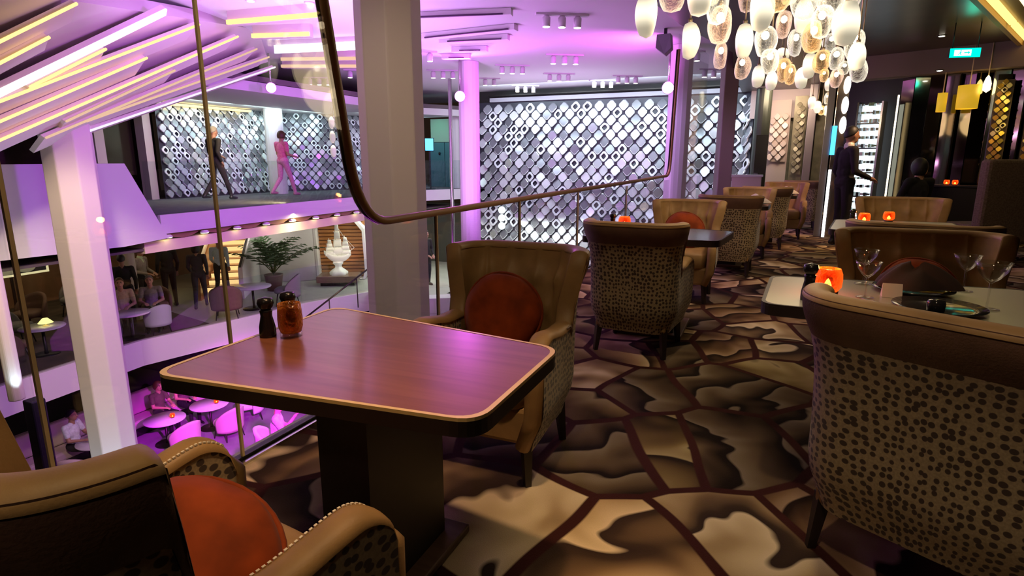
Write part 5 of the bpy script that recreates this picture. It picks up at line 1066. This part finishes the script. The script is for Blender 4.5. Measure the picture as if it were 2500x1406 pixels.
PINKC = cloth('pink_cloth', (0.78, 0.16, 0.34)); PINKT = cloth('pink_trousers', (0.80, 0.26, 0.50))
person('woman in a pink top and trousers walking along the opposite deck', (-12.15, 12.6, 0.30), H_(0.05, 1.0), (SKIN, PINKC, PINKT, mat('pink_shoe', (0.6, 0.2, 0.35), 0.5)), HAIRB, dict(WALK, wrR=(0.2, 0.26, 1.08), elR=(0.22, 0.0, 1.13), sleeve='short'), 0.98, None, 'bob')
NAVY = cloth('navy_pattern', (0.035, 0.035, 0.05)); BLUE = cloth('pale_blue_shirt', (0.40, 0.50, 0.62))
person('woman in a dark dress with black hair walking towards the lit stairs', (-13.75, 10.9, -2.65), H_(-0.7, 0.7), (SKIND, NAVY, NAVY, SHOE), HAIRK, dict(WALK), 1.0, None, 'long')
person('man in a pale blue shirt at the foot of the lit stairs', (-14.15, 11.95, -2.65), H_(-0.6, 0.8), (SKIND, BLUE, BLK, SHOE), HAIRK, dict(WALK), 1.02, None, 'short')
person('man in a black suit seen from behind, left of the lit stairs', (-14.7, 10.75, -2.65), H_(-0.9, 0.3), (SKIND, BLK, BLK, SHOE), HAIRK, None, 1.06, None, 'short')
person('server in a black vest with pale sleeves beside the man in the black suit', (-14.9, 10.15, -2.65), H_(0.8, 0.2), (SKIN, cloth('pale_sleeves', (0.35, 0.30, 0.27)), BLK, SHOE), HAIRK, dict(wrR=(0.1, 0.3, 1.05), wrL=(-0.1, 0.3, 1.05)), 0.97, None, 'bun', mat('lime_tie', (0.6, 0.75, 0.5), 0.6))
person('dark figure standing just right of the left column, in the lounge', (-13.8, 8.95, -2.65), H_(-0.8, 0.5), (SKIND, BLK, BLK, SHOE), HAIRK, None, 1.0, None, 'short')
person('staff member in black standing on the pale lobby floor below', (-9.75, 15.9, -2.65), H_(0.8, -0.3), (SKIND, BLK, BLK, SHOE), HAIRK, dict(wrR=(0.10, 0.24, 0.98), wrL=(-0.1, 0.24, 0.98), elR=(0.25, -0.02, 1.13), elL=(-0.25, -0.02, 1.13)), 1.0, None, 'short')
WHITEC = cloth('white_shirt', (0.66, 0.70, 0.76)); BEIGE = cloth('beige_shirt', (0.62, 0.45, 0.36))
person('guest in a beige shirt seated at the white table of the lounge', (-13.35, 8.55, -2.68), H_(0.75, -0.5), (SKIN, BEIGE, cloth('grey_trousers', (0.2, 0.19, 0.2)), SHOE), HAIRB, sit(sleeve='short'), 1.0, None, 'short')
person('guest in grey seated beside the one in the beige shirt', (-13.2, 9.15, -2.68), H_(0.75, -0.6), (SKIN, cloth('grey_top', (0.3, 0.28, 0.28)), BLK, SHOE), HAIRG, sit(sleeve='short'), 0.97, None, 'short')
person('man in a blue shirt seated in the lounge at the far left', (-12.85, 5.15, -2.75), H_(0.6, 0.4), (SKIND, cloth('mid_blue_shirt', (0.14, 0.20, 0.36)), BLK, SHOE), HAIRG, sit(), 1.0, None, 'short')
person('man in a white shirt seated at the nearest round table of the lowest deck', (-13.75, 7.3, -5.52), H_(0.8, 0.35), (SKIND, WHITEC, BLK, SHOE), HAIRK, sit(sleeve='short', look=0.2), 1.05, None, 'short')
person('guest in a dark patterned top seated at the third round table of the lowest deck', (-13.75, 9.35, -5.52), H_(0.9, 0.1), (SKIN, cloth('olive_pattern', (0.10, 0.08, 0.05)), BLK, SHOE), HAIRB, sit(sleeve='short'), 1.0, None, 'bob')
person('second guest at the third round table of the lowest deck', (-13.7, 10.0, -5.52), H_(0.9, -0.1), (SKIN, cloth('plum_top', (0.14, 0.06, 0.08)), BLK, SHOE), HAIRK, sit(sleeve='none'), 1.0, None, 'short')
person('guest lit magenta, seated reading with a cup on the lowest deck', (-8.35, 7.95, -4.62), H_(0.72, 0.65), (SKIN, cloth('white_top', (0.75, 0.72, 0.75)), cloth('white_trousers', (0.7, 0.68, 0.7)), SHOE), HAIRB, sit(sleeve='short', wrR=(0.10, 0.30, 0.98), elR=(0.23, 0.12, 0.80)), 1.05, None, 'short')

# ------------------------------------------------------------------ lowest deck
MARB = mat('marble_top', (0.78, 0.74, 0.78), 0.25, noise=0.06, nscale=5)
def round_table(label, loc, r=0.42, h=0.65, group='round white tables'):
    t = thing('round_table', label, 'table', loc, 0, group)
    b = MB(); b.lathe([(0, h - 0.03), (r * 0.97, h - 0.03), (r, h - 0.015), (r * 0.99, h), (0, h)], (0, 0, 0), 36); b.build('tabletop', MARB, t)
    b = MB(); b.lathe([(0.04, 0.02), (0.03, 0.1), (0.03, h - 0.03)], (0, 0, 0), 14); b.build('stem', DARKMET, t)
    b = MB(); b.lathe([(0, 0), (r * 0.6, 0), (r * 0.58, 0.02), (0, 0.025)], (0, 0, 0), 24); b.build('foot', DARKMET, t)
    return t
GL_ = 'round white tables of the lowest deck'
for lab, (x, y) in (('nearest round table of the lowest deck, left of the column foot', (-13.25, 7.55)), ('middle round table of the lowest deck, right of the column foot', (-12.95, 8.9)), ('third round table of the lowest deck, with a couple', (-12.7, 9.95))):
    round_table(lab, (x, y, -5.5), 0.46, 0.65, GL_)
    votive('small candle on the %s' % lab.split(',')[0], (x + 0.12, y + 0.12, -4.848), 0.10, 0.05, True, 0.35)
t4 = round_table('magenta-lit table before the reading guest', (-7.82, 8.6, -4.6), 0.40, 0.62, 'magenta-lit tables')
t = thing('lit_glass_box', 'pink-white lit lantern box on the magenta-lit table', 'lantern', (-7.72, 8.72, -3.98)); b = MB(); b.lathe([(0, 0), (0.09, 0), (0.095, 0.20), (0.085, 0.2), (0.085, 0.02), (0, 0.02)], (0, 0, 0), 18); b.build('glass', TUMBLER, t); b = MB(); b.lathe([(0, 0.19), (0.10, 0.19), (0.10, 0.22), (0, 0.22)], (0, 0, 0), 18); b.build('lid', glow('pink_lid', (1.0, 0.55, 1.0), 1.6), t)
b = MB(); b.box((0, 0, 0), (0.30, 0.21, 0.006)); tag(b.build('open_booklet', NAPW, None, (-7.95, 8.45, -3.976), rz=0.5), 'pale open booklet on the magenta-lit table', 'booklet')
def tub_chair(label, loc, rz, m_, group, s=1.0):
    t = thing('tub_chair', label, 'chair', loc, rz, group); t.scale = (s, s, s)
    def f(u, v):
        a = math.pi * (1.08 - 0.08 + 1.0 * u) ; top = 0.42 + 0.36 * math.sin(math.pi * u) ** 0.6
        return Vector((0.31 * math.cos(a) * (0.92 + 0.08 * v), 0.30 * math.sin(a) * (0.92 + 0.1 * v) - 0.02, 0.22 + (top - 0.22) * v))
    b = MB(); b.grid(f, 24, 8); b.build('backrest', m_, t, solid=0.06)
    b = MB(); b.ell((0, 0.0, 0.38), (0.27, 0.28, 0.08), 0, 20, 10, 0.6); b.build('seat', m_, t)
    for sx in (-1, 1):
        for sy in (-1, 1):
            b = MB(); b.tube([(sx * 0.17, sy * 0.17, 0.33), (sx * 0.22, sy * 0.22, 0)], [0.018, 0.012], 6); b.build('leg', DARKLEG, t)
    return t
BLUSH = mat('blush_upholstery', (0.55, 0.42, 0.42), 0.7); WALNUT = mat('walnut_upholstery', (0.16, 0.09, 0.06), 0.7); WHT = mat('white_upholstery', (0.7, 0.66, 0.66), 0.7); GREYU = mat('grey_upholstery', (0.2, 0.2, 0.2), 0.7)
q0 = 'pale tub chairs of the lowest deck'
for lab, x, y, rz, m_ in (('pale tub chair at the near side of the nearest round table', -12.75, 6.75, H_(-0.5, 0.7), BLUSH), ('pale tub chair before the middle round table', -12.15, 8.75, H_(-0.9, 0.1), BLUSH), ('pale tub chair before the third round table', -11.85, 9.75, H_(-0.9, 0.1), BLUSH), ('pale tub chair behind the third round table', -12.2, 10.75, H_(-0.5, -0.8), WHT), ('white tub chair of the magenta-lit reader', -8.38, 7.92, H_(0.72, 0.65), WHT)):
    tub_chair(lab, (x, y, -5.5 if x < -9 else -4.6), rz, m_, q0, 1.1)
t = thing('banquette', 'long pale curved banquette along the dark wall of the lowest deck', 'banquette', (-14.2, 8.6, -5.5))
b = MB(); b.box((-0.25, 0, 0.68), (0.2, 6.0, 0.55)); b.build('backrest', BLUSH, t, bev=0.05); b = MB(); b.box((0.05, 0, 0.31), (0.5, 6.0, 0.2)); b.build('seat', BLUSH, t, bev=0.05); b = MB(); b.box((0.0, 0, 0.10), (0.5, 5.9, 0.2)); b.build('plinth', BLACKM, t)

# ------------------------------------------------------------------ middle deck: lit stairs, niche with ship, palm, lounge
t = thing('staircase', 'staircase with glowing treads going up behind the standing people', 'staircase', (-14.15, 11.9, -2.65), math.atan2(2.75, -2.0) - math.pi / 2)
TRD = wood('stair_wood', (0.45, 0.20, 0.08), (0.55, 0.27, 0.12), 0.4); RIS = glow('riser_glow', (1.0, 0.58, 0.22), 1.5)
for k in range(11):
    b = MB(); b.box((0, 0.155 + 0.31 * k, 0.155 * (k + 1) - 0.0125), (0.95, 0.33, 0.025)); tr = b.build('tread', TRD, t)
    b = MB(); b.box((0, 0.02 + 0.31 * k, 0.155 * k + 0.07), (0.93, 0.02, 0.14)); b.build('lit_riser', RIS, tr)
b = MB(); b.add([(-0.52, -0.1, 0), (-0.52, 3.5, 0), (-0.52, 3.5, 2.5), (-0.52, 0.0, 0.75), (-0.60, -0.1, 0), (-0.60, 3.5, 0), (-0.60, 3.5, 2.5), (-0.60, 0.0, 0.75)], [(3, 2, 1, 0), (4, 5, 6, 7), (0, 4, 7, 3), (3, 7, 6, 2), (0, 1, 5, 4)]); b.build('left_side', wood('orange_wood', (0.34, 0.15, 0.06), (0.42, 0.20, 0.09), 0.4), t)
b = MB(); b.bar((-0.56, -0.05, 0.85), (-0.56, 3.4, 2.6), 0.06, 0.09); b.build('left_handrail', CHINA, t)
b = MB(); b.add([(0.50, -0.1, 0), (0.50, 3.5, 0), (0.50, 3.5, 2.6), (0.50, 0.0, 0.9), (0.62, -0.1, 0), (0.62, 3.5, 0), (0.62, 3.5, 2.6), (0.62, 0.0, 0.9)], [(0, 1, 2, 3), (7, 6, 5, 4), (3, 7, 4, 0), (2, 6, 7, 3)]); b.build('right_side', WHITE, t)
b = MB(); b.bar((0.56, -0.05, 0.93), (0.56, 3.4, 2.62), 0.05, 0.05); b.build('right_handrail', DARKMET, t)
lamp('AREA', 'stair_light', (-15.0, 12.6, -0.6), 10, (1.0, 0.66, 0.34), 0.8, (-15.0, 13.2, -2.4))
# curved white wall
b = MB()
def cw(u, v):
    a = -0.9 + 1.8 * u; return Vector((-14.9 + 1.3 * math.sin(a) * 0.9 + 0.5 * u, 14.9 - 0.9 * math.cos(a) + 0.9 * u, -2.64 + 2.34 * v))
b.grid(cw, 24, 4); struct('wall_curved', b, WHITE, solid=0.1)
lamp('AREA', 'wall_graze', (-14.1, 13.4, -0.5), 14, (1.0, 0.88, 0.78), 1.0, (-14.6, 14.4, -1.8))
# octagonal niche with wooden slats and the ship sculpture
nx, ny = Vector((-13.55, 15.2)), Vector((-12.15, 15.95)); nd = (ny - nx).normalized(); nn = Vector((nd.y, -nd.x)); nc = (nx + ny) / 2
t = thing('niche', 'white-framed niche with warm wooden slats behind the ship sculpture', 'niche', (nc.x, nc.y, -2.65), math.atan2(nd.y, nd.x))
fr = [(-0.78, 0.02), (0.78, 0.02), (0.86, 0.35), (0.82, 1.7), (0.5, 2.1), (-0.45, 2.2), (-0.82, 1.75)]; inn = [(x * 0.91, 0.05 + (z - 0.05) * 0.955) for x, z in fr]; n = len(fr); b = MB()
vs = [(x, -0.10, z) for x, z in fr] + [(x, -0.10, z) for x, z in inn] + [(x, 0.35, z) for x, z in fr] + [(x, 0.35, z) for x, z in inn]
b.add(vs, [(i, (i + 1) % n, n + (i + 1) % n, n + i) for i in range(n)] + [(i, 2 * n + i, 2 * n + (i + 1) % n, (i + 1) % n) for i in range(n)] + [(n + i, n + (i + 1) % n, 3 * n + (i + 1) % n, 3 * n + i) for i in range(n)]); b.build('frame', WHITE, t)
sl = MB()
for k in range(17): sl.bar((-0.74, 0.30, 0.12 + 0.122 * k), (0.74, 0.30, 0.12 + 0.122 * k), 0.05, 0.085, up=(0, 0, 1))
sl.box((0, 0.36, 1.1), (1.6, 0.04, 2.2)); sl.build('slats', wood('slat_wood', (0.40, 0.16, 0.05), (0.52, 0.23, 0.08), 0.35), t)
lamp('SPOT', 'niche_light', (nc.x + nn.x * 0.25, nc.y + nn.y * 0.25, -2.45), 10, (1.0, 0.62, 0.25), 0.03, (nc.x - nn.x * 0.3, nc.y - nn.y * 0.3, -1.2), 110, 0.8)
pb = Vector((-12.45, 14.95))
t = thing('plinth', 'brown low plinth under the white ship sculpture', 'plinth', (pb.x, pb.y, -2.65), math.atan2(nd.y, nd.x))
b = MB(); b.box((0, 0, 0.21), (1.25, 0.8, 0.20)); b.build('slab', wood('plinth_wood', (0.20, 0.11, 0.07), (0.27, 0.16, 0.10), 0.4), t, bev=0.01); b = MB(); b.box((0, 0, 0.055), (1.05, 0.62, 0.11)); b.build('recess', DARKMET, t)
t = thing('ship_sculpture', 'glowing white sculpture of a sailing ship on a pedestal wave', 'sculpture', (pb.x, pb.y, -2.34), math.atan2(nd.y, nd.x) + 0.15)
t.scale = (0.80, 0.80, 1.15)
SHP = mat('ship_plaster', (0.95, 0.93, 0.85), 0.5, emit=(1.0, 0.92, 0.72), es=0.15)  # faint emission painted in to lift the spotlit plaster
b = MB(); b.lathe([(0.0, 0), (0.34, 0), (0.35, 0.06), (0.25, 0.13), (0.13, 0.20), (0.12, 0.26), (0.20, 0.33), (0.16, 0.37), (0, 0.37)], (0, 0, 0), 20, 0, True, lambda a, z: 1 + 0.12 * math.sin(5 * a + 9 * z)); b.build('wave_base', SHP, t)
def hull(u, v):
    x = (u - 0.5) * 1.02; w = 0.17 * max(0.0, 1 - (2 * abs(u - 0.5)) ** 2.2); a = math.pi * v; zz = 0.36 + (0.16 * (1 - 2 * u) ** 2 if u < 0.5 else 0.10 * (2 * u - 1) ** 3)
    return Vector((x, -w * math.cos(a), zz + 0.17 - (0.19 - 0.10 * abs(2 * u - 1) ** 2) * math.sin(a) ** 0.8))
b = MB(); b.grid(hull, 28, 12); b.build('hull', SHP, t, solid=0.015); b = MB(); b.box((0, 0, 0.50), (0.66, 0.2, 0.02)); b.box((-0.34, 0, 0.60), (0.20, 0.16, 0.10)); b.build('deck', SHP, t)
for k, (mx, mh) in enumerate(((-0.30, 0.52), (0.0, 0.98), (0.30, 0.58))):
    b = MB(); b.tube([(mx, 0, 0.48), (mx, 0, 0.50 + mh)], 0.012, 6); mo = b.build('mast', SHP, t)
    for j in range(4):
        z = 0.56 + (mh - 0.10) * j / 4; w = 0.20 * (1 - 0.2 * j); hh = (mh - 0.10) / 4 * 0.90
        s_ = MB(); s_.grid(lambda u, v: Vector((mx + (u - 0.5) * 2 * (w - 0.018 * v) + 0.02, -0.03 - 0.05 * math.sin(math.pi * v) * (1 - (2 * u - 1) ** 2 * 0.4), z + hh * v)), 6, 6); s_.build('sail', SHP, mo, solid=0.008)
        s_ = MB(); s_.tube([(mx - w, -0.01, z + hh), (mx + w, -0.01, z + hh)], 0.008, 6); s_.build('yard', SHP, mo)
b = MB(); b.tube([(0.40, 0, 0.60), (0.66, 0, 0.74)], [0.012, 0.006], 6); b.build('bowsprit', SHP, t)
for j in range(2):
    b = MB(); b.tube([(0.66 - 0.1 * j, 0, 0.73 - 0.03 * j), (0.30 - 0.3 * j, 0, 1.04 + 0.35 * j)], 0.006, 5); b.build('stay', SHP, t)
b = MB()
for mx, mz in ((-0.30, 1.0), (0.0, 1.42), (0.30, 1.06)):
    for sy in (-1, 1): b.tube([(mx, 0, mz), (mx - 0.16, sy * 0.11, 0.52)], 0.006, 4)
tag(b.build('rigging', SHP, t), kind='stuff')
lamp('SPOT', 'ship_light', (pb.x + nn.x * 1.3, pb.y + nn.y * 1.3, -0.5), 55, (1.0, 0.88, 0.62), 0.05, (pb.x, pb.y, -1.8), 32, 0.6)
def palm(label, loc, h, n, seed, pot=True, sc=1.0):
    rnd = random.Random(seed); t = thing('potted_palm', label, 'palm', loc, 0)
    if pot:
        b = MB(); b.lathe([(0, 0), (0.20, 0), (0.27, 0.46), (0.28, 0.5), (0.24, 0.5), (0.23, 0.42), (0, 0.42)], (0, 0, 0), 20); b.build('pot', mat('brown_pot', (0.13, 0.07, 0.045), 0.5), t)
    b = MB(); lf = MB(); z0 = 0.45 if pot else 0.0
    for k in range(n):
        a = 2 * math.pi * k / n + rnd.uniform(-0.3, 0.3); L_ = h * rnd.uniform(0.75, 1.1); el = rnd.uniform(0.85, 1.48); pts = []
        for j in range(9):
            v = j / 8; rr = L_ * math.cos(el) * v * (1 + 0.25 * v); zz = L_ * math.sin(el) * (v - 0.42 * v * v); pts.append(Vector((rr * math.cos(a), rr * math.sin(a), z0 + zz + 0.05)))
        b.tube(pts, [0.012 - 0.009 * j / 8 for j in range(9)], 4)
        for j in range(2, 9):
            for sg in (-1, 1):
                p = pts[j]; tg = (pts[j] - pts[j - 1]).normalized(); sd = tg.cross(Vector((0, 0, 1))).normalized() * sg; ln = 0.30 * (1.1 - abs(j / 8 - 0.5)) * sc
                e = p + sd * ln * 0.8 + tg * ln * 0.55 - Vector((0, 0, 0.30 * ln)); w = tg * 0.022 * sc; m_ = p.lerp(e, 0.5) + Vector((0, 0, 0.03))
                lf.add([p - w * 0.5, m_ - w, e, m_ + w, p + w * 0.5], [(0, 1, 2, 3, 4)])
    b.build('stem', mat('palm_stem', (0.10, 0.12, 0.03), 0.6), t); tag(lf.build('fronds', mat('palm_leaf', (0.045, 0.10, 0.03), 0.45), t, solid=0.003), kind='stuff')
palm('potted palm in a brown tub before the curved white wall', (-13.65, 13.4, -2.65), 1.75, 28, 2, True, 1.3)
palm('small green palm at the white planter below, beside the pink-lit column', (-7.1, 13.55, -2.65), 1.0, 14, 3, False)
b = MB(); b.add([(-0.55, -0.18, 0), (0.55, -0.18, 0), (0.55, 0.18, 0), (-0.55, 0.18, 0), (-0.55, -0.22, 0.42), (0.6, -0.22, 0.42), (0.6, 0.22, 0.42), (-0.55, 0.22, 0.42)], [(3, 2, 1, 0), (4, 5, 6, 7), (0, 1, 5, 4), (1, 2, 6, 5), (2, 3, 7, 6), (3, 0, 4, 7)])
tag(b.build('planter', WHITE, None, (-7.75, 13.05, -2.65), bev=0.01, rz=0.6), 'white planter box on the lobby floor right of the tall column', 'planter')
# lounge furniture
gq = 'tub chairs of the lounge'
for lab, x, y, rz, m_, s in (('walnut tub chair near the glass edge, right of the thin post', -12.35, 10.5, H_(-0.6, 0.6), WALNUT, 1.15), ('grey winged tub chair facing left beside the round grey table', -11.95, 12.15, H_(-0.9, -0.5), GREYU, 1.1), ('walnut tub chair behind the guests at the white lounge table', -13.75, 8.45, H_(0.75, -0.5), WALNUT, 1.1), ('walnut tub chair right of the guests at the white lounge table', -13.6, 9.5, H_(0.75, -0.6), WALNUT, 1.1), ('white-backed tub chair before the white lounge table', -12.75, 8.9, H_(-0.9, 0.2), WHT, 0.9),
        ('dim tub chair in the lounge left of the column', -14.6, 7.0, H_(0.6, 0.5), GREYU, 1.1), ('dim walnut tub chair in the lounge by the framed picture', -15.6, 7.8, H_(0.3, -0.8), WALNUT, 1.1), ('dim grey tub chair far back in the lounge', -16.2, 9.2, H_(0.5, -0.6), GREYU, 1.1), ('dim tub chair at the edge of the lounge left of the column', -13.2, 6.15, H_(-0.4, 0.9), WALNUT, 1.1), ('tub chair of the man in the blue shirt', -12.92, 5.1, H_(0.6, 0.4), GREYU, 1.15)):
    tub_chair(lab, (x, y, -2.65), rz, m_, gq, s)
round_table('white round table of the seated lounge guests', (-12.85, 8.35, -2.65), 0.42, 0.60, 'round tables of the lounge')
round_table('grey round table behind the walnut tub chair', (-12.45, 11.45, -2.65), 0.48, 0.62, 'round tables of the lounge')
round_table('dim round table with a yellow lamp in the lounge', (-13.4, 6.9, -2.65), 0.40, 0.60, 'round tables of the lounge')
t = thing('table_lamp', 'small yellow lamp glowing on the dim lounge table', 'lamp', (-13.35, 6.95, -2.05)); b = MB(); b.lathe([(0, 0), (0.06, 0), (0.05, 0.015), (0.012, 0.02), (0.01, 0.09), (0, 0.09)], (0, 0, 0), 14); b.build('base', GOLDMET, t); b = MB(); b.lathe([(0.13, 0.07), (0.05, 0.16), (0.0, 0.165)], (0, 0, 0), 18); b.build('shade', glow('yellow_lamp', (1.0, 0.82, 0.25), 2.2), t, solid=0.004)
lamp('POINT', 'table_lamp_light', (-13.35, 6.95, -1.8), 2, (1.0, 0.7, 0.3), 0.05)
t = thing('framed_picture', 'lit framed picture with pale rounded shapes on the lounge wall', 'picture', (-17.6, 8.6, -1.35), math.pi / 2)
b = MB(); b.box((0, 0, 0), (1.7, 0.05, 0.62)); b.build('frame', glow('frame_glow', (1.0, 0.85, 0.45), 0.8), t); b = MB(); b.box((0, -0.03, 0), (1.56, 0.02, 0.50)); b.build('canvas', mat('dark_canvas', (0.04, 0.04, 0.06), 0.6), t)
b = MB(); b.ell((-0.15, -0.04, -0.05), (0.42, 0.015, 0.20), 0, 20, 10); b.ell((0.32, -0.042, -0.12), (0.22, 0.015, 0.12), 0, 20, 10); b.build('pale_shapes', mat('pale_paint', (0.6, 0.58, 0.4), 0.6, emit=(0.6, 0.58, 0.4), es=0.15), t)
b = MB(); b.box((0, 0.06, -0.6), (0.05, 0.05, 1.3)); b.box((0, 0.06, -1.28), (1.0, 0.3, 0.04)); b.build('stand', DARKMET, t)
# lobby: screen, dark textured panel, dark low unit, stair rail going down
t = thing('wall_screen', 'small blue-white screen in the dark lobby beyond the niche', 'screen', (-11.9, 17.6, -2.65), YAW + 0.2); b = MB(); b.box((0, 0, 1.55), (0.42, 0.05, 0.62)); b.build('panel', BLACKM, t); b = MB(); b.box((0, -0.03, 1.55), (0.38, 0.01, 0.56)); b.build('display', glow('blue_white_screen', (0.35, 0.75, 1.0), 2.6), t); b = MB(); b.box((0, 0, 0.63), (0.05, 0.04, 1.26)); b.build('post', DARKMET, t)
t = thing('art_panel', 'dark and pale textured panel with blue light at the end of the lobby', 'panel', (-9.3, 18.9, -2.65), 0.3)
m = bpy.data.materials.new('art_texture'); m.use_nodes = True; nt = m.node_tree; bb = nt.nodes['Principled BSDF']; tc = nt.nodes.new('ShaderNodeTexCoord'); mp = N(nt, 'ShaderNodeMapping'); mp.inputs['Scale'].default_value = (9, 9, 1.2); nt.links.new(tc.outputs['Object'], mp.inputs['Vector'])
nn_ = N(nt, 'ShaderNodeTexNoise', Scale=2.0, Detail=5.0); nt.links.new(mp.outputs['Vector'], nn_.inputs['Vector']); sx = N(nt, 'ShaderNodeSeparateXYZ'); nt.links.new(tc.outputs['Object'], sx.inputs[0])
ad = N(nt, 'ShaderNodeMath', operation='MULTIPLY_ADD'); nt.links.new(nn_.outputs['Fac'], ad.inputs[0]); ad.inputs[1].default_value = 0.5; nt.links.new(sx.outputs[2], ad.inputs[2])
rr = ramp(nt, [(0.0, (0.10, 0.08, 0.06)), (0.45, (0.42, 0.38, 0.28)), (0.62, (0.40, 0.36, 0.28)), (0.66, (0.03, 0.04, 0.06)), (1.0, (0.05, 0.10, 0.2))]); mm = N(nt, 'ShaderNodeMath', operation='MULTIPLY'); mm.inputs[1].default_value = 0.45; nt.links.new(ad.outputs[0], mm.inputs[0]); nt.links.new(mm.outputs[0], rr.inputs['Fac']); nt.links.new(rr.outputs['Color'], bb.inputs['Base Color'])
b = MB(); b.box((0, 0, 1.05), (1.35, 0.06, 2.08)); b.build('panel', m, t); b = MB(); b.box((0.25, -0.04, 1.9), (0.5, 0.02, 0.3)); b.build('blue_glow', glow('deep_blue', (0.02, 0.22, 1.0), 1.2), t)
b = MB(); b.box((0, 0, 0.42), (1.6, 0.7, 0.66)); b.box((0, 0, 0.05), (1.5, 0.6, 0.10)); tag(b.build('low_unit', mat('black_unit', (0.012, 0.013, 0.012), 0.4), None, (-11.6, 16.9, -2.65), bev=0.03, rz=0.4), 'black low counter in the dark lobby under the screen', 'counter')
t = thing('stair_rail', 'thin black stair handrail descending left of the tall white column', 'handrail', (-9.3, 10.7, -2.65))
a_, c_ = Vector((-0.35, -0.45, 0.30)), Vector((0.45, 1.5, 1.45)); b = MB(); b.tube([a_, c_], 0.022, 8); b.build('rail', DARKMET, t)
for k in (0.32, 0.68, 0.97):
    p = a_.lerp(c_, k); b = MB(); b.tube([p, (p.x, p.y, p.z - 0.75)], 0.014, 6); b.build('baluster', DARKMET, t)
b = MB(); b.add([(-9.75, 10.0, -3.3), (-8.75, 12.3, -2.25), (-8.75, 12.3, -2.55), (-9.75, 10.0, -3.6), (-8.5, 9.6, -3.3), (-7.5, 11.9, -2.25), (-7.5, 11.9, -2.55), (-8.5, 9.6, -3.6)], [(0, 4, 5, 1), (3, 2, 6, 7), (0, 1, 2, 3), (4, 7, 6, 5), (0, 3, 7, 4), (1, 5, 6, 2)])
tag(b.build('stair_flight', WHITE), 'white flight of stairs going down under the thin black handrail', 'staircase')
b = MB(); b.ell((0, 0, 0.12), (0.30, 0.25, 0.14), 0, 18, 10, 0.8); b.box((0, 0, 0.02), (0.5, 0.4, 0.04)); tag(b.build('round_stool', mat('cream_stool', (0.75, 0.68, 0.6), 0.6), None, (-9.05, 13.35, -2.65)), 'low cream pouf beside the tall column on the lobby floor', 'pouf')
